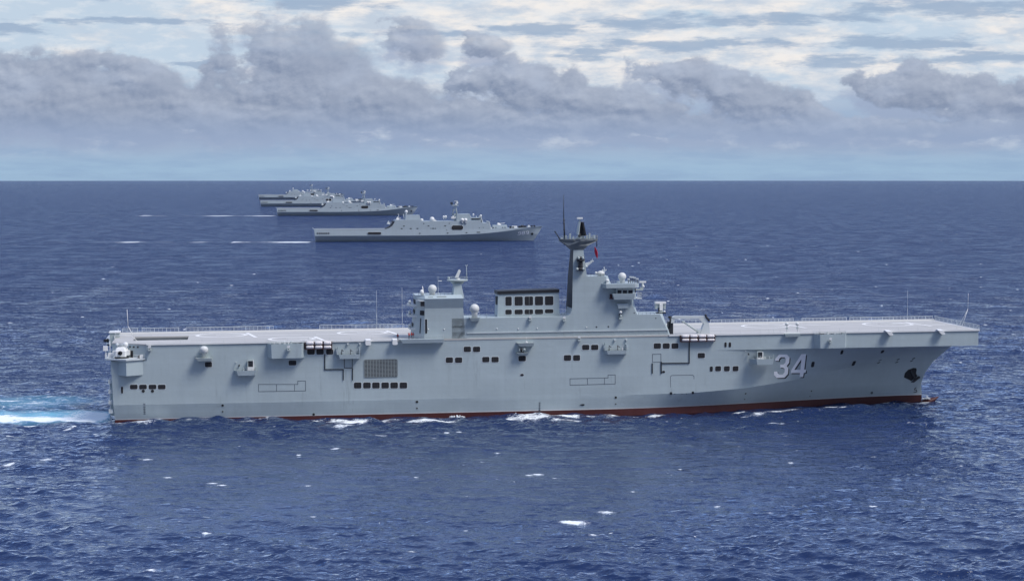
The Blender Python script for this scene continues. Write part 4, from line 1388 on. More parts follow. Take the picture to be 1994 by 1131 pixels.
mb.build('door', [M['pale'], M['black']], aftb)
# aft face: bulwarks and dark openings on its three decks
for za, zb_ in ((586, 594), (606, 616), (632, 642)):
    zz0, zz1 = SI(812, zb_)[1], SI(812, za)[1]
    p0, _ = cham(zz1)
    mb = MB(); mb.box(p0.x - .12, p0.x + .2, p0.y + 1.0, IF - 1.0, zz0, zz1); mb.build('window', M['dark'], aftb)
for za, d in ((598.5, 1.1), (619, 1.2), (644, .9)):
    z = SI(812, za)[1]
    mb = MB(); mb.prism_z([(xa1 - 2.6 - d, IY + 4.6), (xa1 - 1.7, IY + 2.7), (xa1 - 1.7, IF), (xa1 - 2.6 - d, IF)], z, z + .5)
    mb.ball((xa1 - 2.8 - d * .6, IY + 5, z + 1.2), .42, n=8, m=6); mb.tube((xa1 - 3.2, IY + 6.5, z + .3), (xa1 - 3.2, IY + 6.5, z + 1.6), .14, n=6); mb.box(xa1 - 3.6, xa1 - 3.0, IY + 7.2, IY + 8, z + .5, z + 1.3)
    mb.build('lookout_platform', M['pale'], aftb)
# roof gear
mb = MB(); railing(mb, [(xa1 - 1.4, IY + .6), (SI(880, 574)[0], IY + .6)], Zr, .75, .03, 1.0); mb.build('railing', M['louvre'], aftb)
mb = MB(); mb.box(SI(834, 580)[0], SI(843, 580)[0], IY - .45, IY - .1, Zm + .25, Zm + .55); mb.box(SI(851, 580)[0], SI(869, 580)[0], IY - .45, IY - .1, Zm + .2, Zm + .65); mb.build('roof_locker', M['grey'], aftb)


def ball_dome(u, v, rpx, y, parent, zbase, name='radar_dome'):
    x, z = S(u, v, y); r = rpx / 7.05
    mb = MB()
    prof = [(r * .62, zbase - z), (r * .62, -r * .92), (r * .70, -r * .72)] + [(r * math.cos(a), r * math.sin(a)) for a in np.linspace(-.78, math.pi / 2 - .02, 12)]
    mb.lathe((x, y, z), prof, 24)
    return mb.build(name, M['dome'], parent)


ball_dome(842, 562.5, 8.2, -14.5, aftb, Zr)
mb = MB(); x, z = S(821.5, 569, -15); mb.ball((x, -15, z), .55, .75, 10, 8); mb.tube((x, -15, Zr), (x, -15, z), .18, n=6); mb.tube((x + .45, -15, Zr), (x + .2, -15, z + 1.6), .16, .1, 6); mb.build('small_dome', M['white'], aftb)
x, z = S(853, 537, -13); whip(x, -13, Zr, z - Zr, r=.06, par=aftb)
mb = MB(); zq = S(858, 547, -13)[1]; mb.tube((x, -13, zq), (x + 1.0, -13, zq), .10, n=6); mb.build('antenna_arm', M['white'], aftb)
# stump mast with its round platform
xs0, xs1 = S(881, 560, -12.5)[0], S(900, 560, -12.5)[0]; xq0, xq1 = S(882, 575, -12.5)[0], S(901.5, 575, -12.5)[0]
zp = S(890, 546, -12.5)[1]
mb = MB()
mb.loft([[(xq0 - .2, -15, Zr - 1), (xq1 + .1, -15, Zr - 1), (xq1 + .1, -10, Zr - 1), (xq0 - .2, -10, Zr - 1)], [(xq0 + .3, -14.4, zp - .6), (xq1 - .7, -14.4, zp - .6), (xq1 - .7, -10.6, zp - .6), (xq0 + .3, -10.6, zp - .6)]])
stump = mb.build('stump_mast', M['hull'], ship)
xm = (xq0 + xq1) / 2 - .1
mb = MB(); mb.lathe((xm, -12.5, zp), [(.9, -1.3), (1.6, -.75), (2.0, -.25), (2.85, -.1), (2.85, .25)], 20); mb.build('mast_platform', M['grey'], stump)
mb = MB()
for i in range(9):
    a = 2 * math.pi * i / 9
    mb.tube((xm + 2.6 * math.cos(a), -12.5 + 2.6 * math.sin(a), zp + .2), (xm + 2.7 * math.cos(a), -12.5 + 2.7 * math.sin(a), zp + .9), .05, n=4)
for i in range(18):
    a, a2 = 2 * math.pi * i / 18, 2 * math.pi * (i + 1) / 18
    mb.tube((xm + 2.7 * math.cos(a), -12.5 + 2.7 * math.sin(a), zp + .9), (xm + 2.7 * math.cos(a2), -12.5 + 2.7 * math.sin(a2), zp + .9), .05, n=4)
mb.ball((xm - 2.4, -13, zp + .7), .35, n=8, m=6)
mb.build('railing', M['grey'], stump)
mb = MB(); x, zt_ = S(891, 525, -12.5)
mb.loft([[(x - .8, -12.9, zp + .7), (x + .15, -12.9, zp + .7), (x + .15, -12.1, zp + .7), (x - .8, -12.1, zp + .7)], [(x + .1, -12.8, zt_ - .4), (x + .85, -12.8, zt_ - .4), (x + .85, -12.2, zt_ - .4), (x + .1, -12.2, zt_ - .4)], [(x + .3, -12.7, zt_), (x + .6, -12.7, zt_), (x + .6, -12.3, zt_), (x + .3, -12.3, zt_)]])
mb.tube((x + .1, -12.5, zp), (x + .1, -12.5, zp + .6), .5, n=8); mb.build('navigation_radar', M['dome'], stump)
mb = MB(); x, zt_ = S(908.5, 518, -12.5); mb.tube((x, -12.5, zp + .1), (x, -12.5, zt_), .11, .06, 6); mb.tube((x, -12.5, zt_ - .1), (x - .3, -12.5, zt_ + .3), .09, n=5); mb.tube((x, -12.5, zt_ - .1), (x + .3, -12.5, zt_ + .3), .09, n=5)
mb.ball((x, -12.5, zt_ - 2.2), .16, n=6, m=5); mb.build('whip_antenna', M['grey'], stump)

# dome on its bracket and lamps low on the island
x0, z1_ = S(915, 619, -19); x1, z0_ = S(934, 625, -19)
mb = MB(); mb.prism_z([(x0 + .3, IY + .05), (x0 + .3, -18.9), (x1 - .1, -18.9), (x1, IY + .05)], z0_, z1_, [(x0 - .2, IY + .05), (x0, -19.2), (x1, -19.2), (x1, IY + .05)])
br = mb.build('dome_platform', M['grey'], ship)
ball_dome(924, 601, 9.0, -17.9, br, z1_, 'satellite_dome')
mb = MB(); railing(mb, [(x0 - .1, IY), (x0, -19.1), (x1, -19.1), (x1, IY)], z1_, .9, .035); mb.build('railing', M['pale'], br)
lamp(1032, 618, .7, island, IY); lamp(1098, 619, 1.0, island, IY)
mb = MB()
for u, v in ((967.5, 640), (1009, 640), (1046, 639), (1142, 637), (834, 641), (865, 641)):
    x, z = SI(u, v); mb.ball((x, IY - .12, z), .17, n=6, m=5)
mb.build('deck_light', M['white'], island)
mb = MB()
for u, v, r in ((1161.5, 636.5, .22), (1184.5, 636, .22), (1277, 619.5, .16), (1235, 609, .14)):
    x, z = SI(u, v); mb.plate([(x + r * math.cos(a), z + r * math.sin(a)) for a in np.linspace(0, 6.283, 11)[:-1]], side_at(IY), -.02, .05)
mb.build('porthole', M['black'], island)
# rails on the low roof
mb = MB(); railing(mb, [(xA1 - 1, IY + .15), (SI(965, 618)[0], IY + .15)], ZB, .95, .03, 1.4); railing(mb, [(SI(1090, 617)[0], IY + .15), (SI(1102, 617)[0], IY + .15)], ZB, .95, .03, 1.0)
railing(mb, [(SI(966, 618)[0], IY + .15), (SI(1090, 618)[0], IY + .15)], ZB, .95, .022, 2.6)
mb.build('railing', M['grey'], island)
for u, h in ((948, 2.9), (1031, 10.5)):
    x, _ = SI(u, 610); whip(x, IY + .3, ZB, h if u < 1000 else 6.2, r=.035, par=island, mat=M['grey'])

# ------------------------------------------------------------------ funnel
FY = -14.2
xf0, _ = S(968.5, 617, FY); xf1, _ = S(1090, 617, FY); xg0, zg0 = S(970.5, 572, FY); xg1, zg1 = S(1088, 568, FY)
mb = MB()
prof = [(xf0, ZB - .1), (xf1, ZB - .1), (xg1, zg1 - .2), (xg0, zg0 - .1)]
mb.prism_y(prof, FY, -8.0, [(x, z) for x, z in prof])
funnel = mb.build('funnel', M['hull'], ship)
mb = MB()
mb.prism_y([(xg0 - .35, zg0 - .15), (xg1 + .15, zg1 - .15), (xg1 + .15, zg1 + .68), (xg0 - .30, zg0 + .72)], FY - .25, -7.7)
mb.build('funnel_cap', M['black'], funnel)
mb = MB()
for i in range(4):
    xx = xg0 + 2 + 3.6 * i
    mb.lathe((xx + .8, -11, zg0 + .4), [(1.0, 0), (1.0, .15), (.85, .15), (.85, .05)], 14)
mb.build('exhaust_pipe', M['soot'], funnel)
for u0, u1 in ((984, 996.5), (1002, 1018), (1021.5, 1038), (1041.5, 1057.5), (1061, 1077.5)):
    side_vent(u0, 577.5 - (u0 - 984) * .012, u1, 595 - (u0 - 984) * .012, 1, side_at(FY), funnel, FY, 'funnel_louvre')
    side_vent(u0, 602.8 - (u0 - 984) * .012, u1, 612.5 - (u0 - 984) * .012 - (2.0 if u0 > 1060 else 0), 1, side_at(FY), funnel, FY, 'funnel_louvre')
mb = MB(); z0, z1 = S(968, 594, FY)[1], S(968, 578, FY)[1]; mb.box(xg0 - .35, xg0 + .1, FY + 1.2, FY + 4, z0, z1); mb.build('funnel_louvre', M['black'], funnel)

# ------------------------------------------------------------------ tower with the bridge
x113, _ = SI(1114, 603); xr, _ = SI(1143, 538)
_, Z38 = SI(1160, 538.3); _, Z85 = SI(1126, 486)
yf_top, yf_low = -12.6, -7.0
xtl, xtr = SI(1117, 486)[0], SI(1136.5, 486)[0]
xml, xmr = SI(1115.2, 540)[0], SI(1143, 538)[0]
mb = MB()
mb.loft([[(x113, IY, ZB - .1), (xmr + .5, IY, ZB - .1), (xmr + .5, yf_low, ZB - .1), (x113, yf_low, ZB - .1)],
         [(xml, IY + .05, Z38), (xmr, IY + .05, Z38), (xmr, -10.0, Z38), (xml, -10.0, Z38)],
         [(xtl, IY + .5, Z85), (xtr, IY + .5, Z85), (xtr, yf_top, Z85), (xtl, yf_top, Z85)]])
tower = mb.build('mast_tower', M['hull'], ship)
# fillet where the tower rises from the roof
mb = MB()
pts = [SI(*p) for p in ((1100, 617.6), (1106, 615), (1110.5, 611), (1113, 605), (1114.2, 598))]
pr = [(p[0], max(p[1], ZB + .02)) for p in pts] + [(x113 + .3, pts[-1][1]), (x113 + .3, ZB - .1), (pts[0][0], ZB - .1)]
mb.prism_y(pr, IY + .004, -9.0); mb.build('tower_fillet', M['hull'], tower)
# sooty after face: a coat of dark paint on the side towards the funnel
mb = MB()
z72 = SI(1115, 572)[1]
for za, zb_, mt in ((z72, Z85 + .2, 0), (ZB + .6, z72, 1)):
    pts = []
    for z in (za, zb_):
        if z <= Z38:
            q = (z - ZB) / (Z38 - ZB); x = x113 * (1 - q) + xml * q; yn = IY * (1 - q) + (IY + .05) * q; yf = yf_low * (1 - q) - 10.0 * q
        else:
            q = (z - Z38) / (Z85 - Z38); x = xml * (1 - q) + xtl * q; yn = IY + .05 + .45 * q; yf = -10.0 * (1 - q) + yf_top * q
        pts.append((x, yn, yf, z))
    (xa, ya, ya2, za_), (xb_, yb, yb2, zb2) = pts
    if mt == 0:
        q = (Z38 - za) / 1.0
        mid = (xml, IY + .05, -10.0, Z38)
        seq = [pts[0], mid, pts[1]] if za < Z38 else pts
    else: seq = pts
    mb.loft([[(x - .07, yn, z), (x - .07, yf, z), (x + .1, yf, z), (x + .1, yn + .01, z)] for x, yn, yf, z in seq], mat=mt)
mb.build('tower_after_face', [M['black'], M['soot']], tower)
# funnel-shaped head
_, Zh0 = S(1120, 487, -15); _, Zh1 = S(1090, 469.5, -15); _, Zh2 = S(1090, 465.5, -15)
xh0, xh1 = S(1089, 468, -15)[0], S(1163, 468, -15)[0]
xk0, xk1 = S(1104, 478, -15)[0], S(1142, 476.5, -15)[0]
_, Zk1 = S(1120, 478, -15)
mb = MB()
def six(x0, x1, yn, ym, yf, z):
    xm_ = (x0 + x1) / 2
    return [(x0, yn, z), (xm_, ym, z), (x1, yn, z), (x1, yf, z), (xm_, yf, z), (x0, yf, z)]
mb.loft([six(xtl - .3, xtr + .1, IY + .45, IY + .45, yf_top, Z85 - .1), six(xk0, xk1, -17.4, -17.8, -12.0, Zk1), six(xh0 + .1, xh1 - .1, -15.9, -18.6, -13.5, Zh1), six(xh0, xh1, -15.9, -18.7, -13.5, Zh2)])
mb.prism_z([(xh0, -16.0), (xh0 + 3.4, -18.0), (xh1 - 3.2, -18.0), (xh1, -15.8), (xh1, -14.4), (xh1 - 3.2, -11.8), (xh0 + 3.4, -11.8), (xh0, -14.2)], Zh1 + .1, Zh2 + .02,)
head = mb.build('mast_head', M['slate'], tower)
mb = MB(); railing(mb, [(xh0 + .1, -16.0), (xh0 + 3.4, -18.0), (xh1 - 3.2, -18.0), (xh1, -15.8)], Zh2, .8, .035, .9)
for i, u in enumerate((1094, 1102, 1110, 1116, 1143, 1148, 1152, 1157)):
    x, _ = S(u, 464, -16.5); mb.box(x - .2, x + .2, -16.8, -16.2, Zh2, Zh2 + .5 + .5 * (i % 3)); 
mb.build('mast_fitting', M['grey'], tower)
x, z = S(1097.5, 425, -15); _, zt_ = S(1097, 379, -15)
mb = MB(); mb.tube((x + .25, -15, Zh2), (x + .05, -15, z), .24, .17, 8); mb.tube((x + .05, -15, z), (x, -15, zt_), .12, .06, 6)
for v in (430, 437, 448): mb.lathe((x + .1, -15, S(1097, v, -15)[1]), [(.2, 0), (.34, .15), (.2, .3)], 8)
mb.build('pole_antenna', M['soot'], tower)
mb = MB(); (xa, za), (xb_, zb_) = S(1081, 451.5, -15), S(1091, 467, -15); mb.tube((xb_, -15, zb_), (xa, -15, za), .16, .12, 6); mb.ball((xa, -15, za), .22, n=6, m=5); mb.build('yard_antenna', M['soot'], tower)
for u, va, vb in ((1162, 457.5, 480), (1148, 456.5, 466), (1111, 460, 467), (1099, 470, 477)):
    x, za = S(u, va, -15); zb_ = S(u, vb, -15)[1]
    mb = MB(); mb.tube((x, -15, zb_), (x, -15, za), .12, .09, 6); mb.build('yard_antenna', M['soot'], tower)
# three-faced radar
x0, zb_ = S(1120.5, 459, -15); x1, zt_ = S(1140.5, 432.5, -15); xm = (x0 + x1) / 2 + .05
def slab(mb, p, q, w0, w1, th, mat=0):
    """leaning panel from foot line p to head line q"""
    d = (Vector(q) - Vector(p)).normalized(); s = Vector((0, 1, 0)); n = d.cross(s).normalized() * th
    pts = [Vector(p) - s * w0, Vector(p) + s * w0, Vector(q) + s * w1, Vector(q) - s * w1]
    mb.loft([[a for a in pts], [a + n for a in pts]], mat=mat)
mb = MB()
slab(mb, (x1 - .1, -15.2, zb_ + .1), (xm + .55, -15.2, zt_ + .1), 1.6, 1.3, .45, 0)
slab(mb, (x0 + .5, -15.2, zb_ + .3), (xm - .5, -15.2, zt_ + .1), 1.6, 1.3, -.22, 1)
mb.loft([[(x0 + .75, -15.8, zb_ + .2), (x1 - .8, -15.8, zb_ + .2), (xm + .3, -15.5, zt_), (xm - .25, -15.5, zt_)], [(x0 + .75, -15.5, zb_ + .2), (x1 - .8, -15.5, zb_ + .2), (xm + .3, -15.2, zt_), (xm - .25, -15.2, zt_)]], mat=0)
mb.tube((xm, -15, Zh2), (xm, -15, zb_ + .4), .62, n=10, mat=2); mb.ball((xm - .4, -15.8, zb_ + .1), .55, n=10, m=8, mat=0)
mb.lathe((xm - .05, -15, Zh2), [(1.3, 0), (1.1, .5), (.9, .9)], 12, mat=1)
mb.build('air_search_radar', [M['black'], M['grey'], M['soot']], tower)
mb = MB(); x, z = S(1129, 426.5, -15); mb.tube((x, -15, zt_ - .2), (x, -15, z), .14, n=6, mat=0); mb.box(x - .75, x + .75, -15.5, -14.5, z, z + .42, 1)
mb.build('beacon_cap', [M['grey'], M['white']], tower)
# sensor turret half way up
mb = MB()
for v0, v1, w in ((500, 505, 1.05), (505, 508.5, 1.15), (509, 522, .62), (521, 527, 1.2)):
    x, z1 = S(1130.5, v0, -18); _, z0 = S(1130.5, v1, -18)
    mb.lathe((x, -18.0, z0), [(w * .85, 0), (w, (z1 - z0) * .2), (w, (z1 - z0) * .8), (w * .8, z1 - z0)], 14, mat=0)
x, z = S(1127, 502.5, -19); mb.ball((x, -18.9, z), .38, n=8, m=6, mat=1); x, z = S(1135, 502.5, -19); mb.ball((x, -18.9, z), .38, n=8, m=6, mat=1)
x, z = S(1124, 524, -19); mb.ball((x, -18.9, z), .4, n=8, m=6, mat=1); x, z = S(1136, 524, -19); mb.ball((x, -18.9, z), .4, n=8, m=6, mat=1)
mb.build('optical_turret', [M['louvre'], M['grey']], tower)
mb = MB(); xa, za = S(1138, 517, -15); xb_, zb_ = S(1152, 511, -15)
mb.prism_y([(xa - .5, za - 1.0), (xa + .6, za - .2), (xb_, zb_), (xb_, zb_ + .25), (xa - .5, za + .4)], -15.8, -14.2); mb.box(xb_ - .3, xb_ + .5, -15.4, -14.6, zb_ + .2, zb_ + .55)
mb.tube((xb_ + .2, -15, zb_ + .4), (xb_ + .2, -15, zb_ + 1.0), .05, n=4)
mb.ball((xa + .2, -16.8, S(1138, 519, -16.8)[1]), .38, n=8, m=6); mb.build('radar_arm', M['pale'], tower)
# halyards
mb = MB()
for u0, u1 in ((1093, 1091), (1096, 1097), (1099, 1100)):
    xa, za = S(u0, 474, -15.5); xb_, zb_ = S(u1 + 3, 614, -15.5); mb.tube((xa, -15.5, za), (xb_, -15.5, zb_), .016, n=4)
mb.build('halyard', M['soot'], tower)

# bridge block
xs = SI(1186.5, 538)[0]; xv, Z53 = SI(1195, 553); xw, Z85b = SI(1229, 585); xw2, _ = SI(1241, 612)
mb = MB()
mb.prism_z([(xmr - .6, IY + .012), (xs, IY + .012), (xs + 1.0, IY + 2.0), (xs + 1.0, -8), (xmr - .6, -8)], Z53 - .5, Z38 + .01, [(xmr - .6, IY + .06), (xs - 1.0, IY + .06), (xs, IY + 2.6), (xs, -8), (xmr - .6, -8)])
mb.prism_z([(xmr - .6, IY + .012), (xw2, IY + .012), (xw2 + .1, IY + .1), (xw2 + .1, -7.4), (xmr - .6, -7.4)], ZF - .05, Z85b, [(xmr - .6, IY + .012), (xw - .2, IY + .012), (xw + 1.05, IY + 2.6), (xw + 1.05, -7.4), (xmr - .6, -7.4)])
mb.prism_z([(xmr - .6, IY + .012), (xw - .2, IY + .012), (xw + 1.05, IY + 2.6), (xw + 1.05, -7.4), (xmr - .6, -7.4)], Z85b, Z53 - .5)
bridge = mb.build('bridge_block', M['hull'], ship)
# roof wing
(xa, zt_), (xb_, _) = S(1180.5, 553, -20), S(1236, 553, -20); zb_ = S(1200, 561, -20)[1]
x7 = S(1171, 556, IY)[0]; xc2 = S(1246, 556, -18.2)[0]
mb = MB()
mb.prism_z([(x7, IY + .1), (xa, -20), (xb_ + .1, -20), (xc2 - .3, -18.4), (xc2 - .3, -8), (x7 + 6, -8), (x7 + 6, IY + .3)], zb_, zt_)
roof = mb.build('roof_wing', M['hull'], bridge)
mb = MB(); mb.box(xb_ - .02, xb_ + .6, -19.96, -18.6, zb_ + .05, zt_ - .05); mb.build('wing_locker', M['pale'], bridge)
# window band
(xa2, z1_), (xb2, z0_) = S(1200, 562.5, -18.8), S(1236, 573, -18.8)
mb = MB(); mb.prism_z([(xa2, IY + .1), (xa2, -18.7), (xb2 - .5, -18.7), (xb2 + .2, -17.9), (xb2 + .2, -8), (xa2, -8)], z0_ - .2, zb_ + .02); band = mb.build('window_band', M['hull'], bridge)
for u0, u1 in ((1202.5, 1210.7), (1212.8, 1221.6), (1223.6, 1232.5)):
    x0, zz1 = S(u0, 564.8, -18.8); x1, zz0 = S(u1, 571.4, -18.8)
    mb = MB(); mb.plate([(x0, zz0), (x1 - .1, zz0), (x1, zz1), (x0, zz1)], side_at(-18.7), -.05, .06); mb.build('window', M['glass'], bridge)
mb = MB()
for u0, u1 in ((1203, 1211), (1213, 1221.5), (1223.5, 1232)):
    x0, zz1 = S(u0, 563.2, -19.2); x1, _ = S(u1, 564, -19.2); mb.box(x0, x1, -19.2, -18.75, zz1 - .12, zz1 + .02)
mb.build('window_visor', M['white'], bridge)
mb = MB(); mb.box(xb2 + .15, xb2 + .5, -17.6, -9, z0_ + .3, zb_ - .2); mb.build('window', M['glass'], bridge)
# wing bulwark
(xa3, z1_), (xb3, z0_) = S(1193.5, 572.3, -20.1), S(1240, 583, -20.1)
mb = MB()
mb.prism_z([(xa3 + .3, IY + .1), (xa3 + .4, -19.8), (xb3 - .7, -19.8), (xb3, -18.6), (xb3, -8), (xa3 + 2, -8)], z0_, z1_, [(xa3 + .1, IY + .1), (xa3, -20.1), (xb3 - .5, -20.1), (xb3 + .1, -18.8), (xb3 + .1, -8), (xa3 + 2, -8)])
bul = mb.build('bridge_wing', M['hull'], bridge)
mb = MB(); x0, z1 = S(1187.5, 573, -18.6); x1, z0 = S(1193, 582, -18.6); mb.box(x0, x1 + .3, -19.4, IY + .05, z0, z0 + .25); mb.box(x0 + .2, x1, -18.2, IY + .03, z0 + .25, z1); mb.build('side_light_box', M['strap'], bridge)
mb = MB(); x0, z0 = S(1241, 580, -18); x1, _ = S(1250, 580, -18); railing(mb, [(x0, -18.2), (x1, -17.6), (x1, -12)], z0 - .1, 1.4, .04, .9); mb.box(x0 - .2, x1, -18.2, -10, z0 - .3, z0 - .1); mb.build('front_platform', M['pale'], bridge)
# box and lamp below the wing
(x0, z1), (x1, z0) = S(1202.3, 591, -18.8), S(1223.3, 600, -18.8)
mb = MB(); mb.loft([[(x0 + .25, IY, z0), (x1, IY, z0), (x1, -18.8, z0), (x0 + .25, -18.8, z0)], [(x0, IY, z1), (x1 + .1, IY, z1), (x1 + .1, -18.8, z1), (x0, -18.8, z1)]]); mb.build('equipment_box', M['hull'], bridge)
mb = MB()
x, z = S(1208.5, 608, -18.4); mb.ball((x, -18.4, z), .42, n=10, m=8, mat=2); mb.box(x - .3, x + .3, -18.3, IY, z - 1.1, z - .5, 1); mb.box(x - .45, x + .6, -18.9, IY, z - 1.9, z - 1.45, 0); mb.ball((x + .05, -18.4, z - 1.0), .36, n=8, m=6, mat=0)
mb.build('searchlight', [M['grey'], M['black'], M['white']], bridge)
# things on the bridge roof
zr = zt_
ball_dome(1211.5, 538.5, 7.8, -15.5, bridge, Z53 - .4)
mb = MB(); railing(mb, [(x7 + 2.2, -19.9), (xb_, -19.9), (xc2 - .3, -18.4)], zr, .8, .03, .9); mb.build('railing', M['grey'], bridge)
rr = random.Random(21)
for u in (1224, 1228, 1232, 1236, 1241): 
    x, _ = S(u, 550, -17); h = rr.uniform(.7, 1.8)
    mb = MB(); mb.tube((x, -17, zr - .1), (x, -17, zr + h), .10, n=6); mb.box(x - .3, x + .3, -17.3, -16.7, zr + h, zr + h + .35, 1); mb.tube((x, -17, zr + h * .4), (x + .7, -17.4, zr + h * .8), .06, n=4); mb.build('signal_lamp', [M['louvre'], M['pale']], bridge)
x, z = S(1251.5, 549.5, -15); mb = MB(); mb.box(x - .9, x + .9, -15.3, -14.7, z - .15, z + .3, 1); mb.tube((x, -15, z - .2), (x - .1, -15, z - 1.6), .3, n=8); mb.box(x - .8, x + .1, -15.5, -14.5, z - 1.8, z - 1.4, 0); mb.ball((x + .1, -15.2, z - 1.1), .38, n=8, m=6, mat=1); mb.box(xc2 - 1, x, -15.6, -14.4, z - 2.2, z - 1.8, 0)
mb.build('navigation_radar', [M['grey'], M['white']], bridge)
mb = MB(); x, z = S(1183, 546, -18.4); mb.ball((x, -18.0, z), .5, .36, 10, 8); mb.box(x - .3, x + .3, -18.2, IY, z - .9, z - .3); mb.build('small_dome', M['white'], bridge)
# top roof behind the tower
mb = MB(); railing(mb, [(xmr + .2, IY + .3), (xs - .6, IY + .3)], Z38, .75, .035, .9); mb.build('railing', M['louvre'], bridge)
x, z = S(1170, 532.5, -15); mb = MB(); mb.ball((x, -15, z), 1.05, .75, 16, 10); mb.box(x - .5, x + .5, -15.5, -14.5, Z38, z - .3); mb.build('satellite_dome', M['dome'], bridge)
x, z = S(1176.5, 527, -15); mb = MB(); mb.tube((x, -15, Z38), (x, -15, z + .6), .10, n=6); mb.box(x - .5, x + .5, -15.1, -14.9, z - .1, z + .05); mb.ball((x - .45, -15, z + .2), .2, n=6, m=5); mb.ball((x + .45, -15, z + .2), .2, n=6, m=5); mb.ball((x, -15, z + .8), .2, n=6, m=5); mb.build('signal_lamp', M['pale'], bridge)
x, z = S(1160.5, 531, -15); mb = MB(); mb.ball((x, -15, z), .32, n=8, m=6); mb.tube((x, -15, Z38), (x, -15, z), .10, n=6); mb.build('small_dome', M['white'], bridge)
mb = MB(); mb.box(SI(1303, 640)[0] + .35, SI(1303, 640)[0] + 1.6, -15.4, -13.2, HD + .05, HD + 3.4); mb.tube((SI(1308, 640)[0], -15.5, HD + 2), (SI(1308, 640)[0], -15.5, HD + 5.0), .2, n=6); mb.box(SI(1305, 620)[0], SI(1311, 620)[0], -15.6, -14.8, HD + 4.4, HD + 5); mb.build('access_hood', M['black'], island)
# roof of the forward part: rotating radar
mb = MB(); railing(mb, [(xw2 + .3, IY + .3), (xt0 - 1.5, IY + .3)], ZF, .55, .04, 1.2); mb.build('railing', M['louvre'], island)
rad_ = None
(x0, z1), (x1, z0) = S(1275.5, 587.5, -13.5), S(1296, 601, -13.5); xm = (x0 + x1) / 2
mb = MB()
mb.box(x0 - .05, x1, -14.2, -12.9, z1 - .55, z1, 1)
mb.box(x0, x0 + .55, -14.0, -13.0, z0, z1 - .55, 0); mb.box(x1 - .55, x1 - .05, -14.0, -13.0, z0 - .1, z1 - .55, 0); mb.box(x0 + .55, x1 - .6, -13.9, -13.2, z0 + .3, z1 - .55, 0)
mb.box(xm - .35, xm + .55, -14.35, -12.9, z0 - .4, z1 - .5, 1)
mb.loft([[(xm - .6, -14.4, ZF - .05), (xm + .9, -14.4, ZF - .05), (xm + .9, -12.6, ZF - .05), (xm - .6, -12.6, ZF - .05)], [(xm - .25, -14.1, z0 - .4), (xm + .55, -14.1, z0 - .4), (xm + .55, -12.9, z0 - .4), (xm - .25, -12.9, z0 - .4)]], mat=0)
mb.box(xm - .55, xm - .26, -14.0, -13.2, ZF + .4, z0 + .4, 2)
mb.box(xm - 1.1, xm + 1.4, -14.8, -12.2, ZF - .02, ZF + .25, 2)
mb.ball((xm + .9, -14.6, ZF + .5), .3, n=8, m=6, mat=1)
mb.build('rotating_radar', [M['grey'], M['white'], M['black']], ship)

# ------------------------------------------------------------------ deck crane, jib stowed aft
crane = None
CY = -15.4
(xp0, zp1), (xp1, zp0) = S(1365, 629, CY), S(1380, 650.5, CY)
mb = MB()
mb.loft([[(xp0 - .4, CY - .9, HD), (xp1 + .2, CY - .9, HD), (xp1 + .2, CY + 1.0, HD), (xp0 - .4, CY + 1.0, HD)], [(xp0 + .7, CY - .8, zp1), (xp1 - .1, CY - .8, zp1), (xp1 - .1, CY + .9, zp1), (xp0 + .7, CY + .9, zp1)]])
mb.box(xp0 - 1.1, xp0 + .5, CY - .7, CY + .8, HD, HD + 1.3)
crane = mb.build('deck_crane', M['pale'], ship)
mb = MB()
P_ = [S(*p, CY) for p in ((1307.5, 617), (1313.5, 614.8), (1371, 614.8), (1379.5, 629), (1369, 629.5), (1361, 620.5), (1314, 621), (1312, 628), (1306, 629))]
mb.prism_y([P_[0], P_[1], P_[2], P_[5], P_[6]], CY - .5, CY + .7); mb.prism_y([P_[2], P_[3], P_[4], P_[5]], CY - .45, CY + .65); mb.prism_y([P_[0], P_[6], P_[7], P_[8]], CY - .4, CY + .6)
mb.build('crane_jib', M['pale'], crane)
mb = MB(); (xa, za), (xb_, zb_) = S(1331.5, 627, CY - .8), S(1360, 646.5, CY - .8); mb.tube((xa, CY - .8, za), (xb_, CY - .8, zb_), .22, n=8); mb.tube((xa - .6, CY - .8, za + .1), (xa + .1, CY - .8, za), .26, n=8); mb.build('crane_ram', M['grey'], crane)
mb = MB(); (xa, za), (xb_, zb_) = S(1373.5, 615.5, CY), S(1380.5, 624.5, CY); mb.tube((xa, CY - .5, za), (xb_, CY - .5, zb_), .28, n=8); mb.ball((xa, CY - .4, za + .3), .32, n=8, m=6); mb.build('hook_block', M['black'], crane)

# ------------------------------------------------------------------ life raft canisters in their racks
def canister(u0, u1, v0, v1, y):
    (x0, z1), (x1, z0) = S(u0, v0, y), S(u1, v1, y)
    r = (z1 - z0) / 2 * .98; xm, zm = (x0 + x1) / 2, (z0 + z1) / 2; hl = (x1 - x0) / 2 * .95
    c = empty('life_raft_canister', ship_world(xm, y, zm), (0, -SHIP_TRIM, SHIP_YAW))
    mb = MB(); n = 14; rings = []
    for x, q in ((-hl, .55), (-hl + .12, .86), (-hl + .3, 1), (hl - .3, 1), (hl - .12, .86), (hl, .55)):
        rings.append([(x, r * q * math.cos(2 * math.pi * i / n), r * q * math.sin(2 * math.pi * i / n)) for i in range(n)])
    mb.loft(rings, smooth=True)
    mb.build('canister_shell', M['raft'], c)
    for x in (-hl * .5, hl * .5):
        mb = MB()
        mb.loft([[(x + d, (r + .025) * math.cos(2 * math.pi * i / n), (r + .025) * math.sin(2 * math.pi * i / n)) for i in range(n)] for d in (-.05, .05)])
        mb.build('strap', M['pale'], c)
    return c


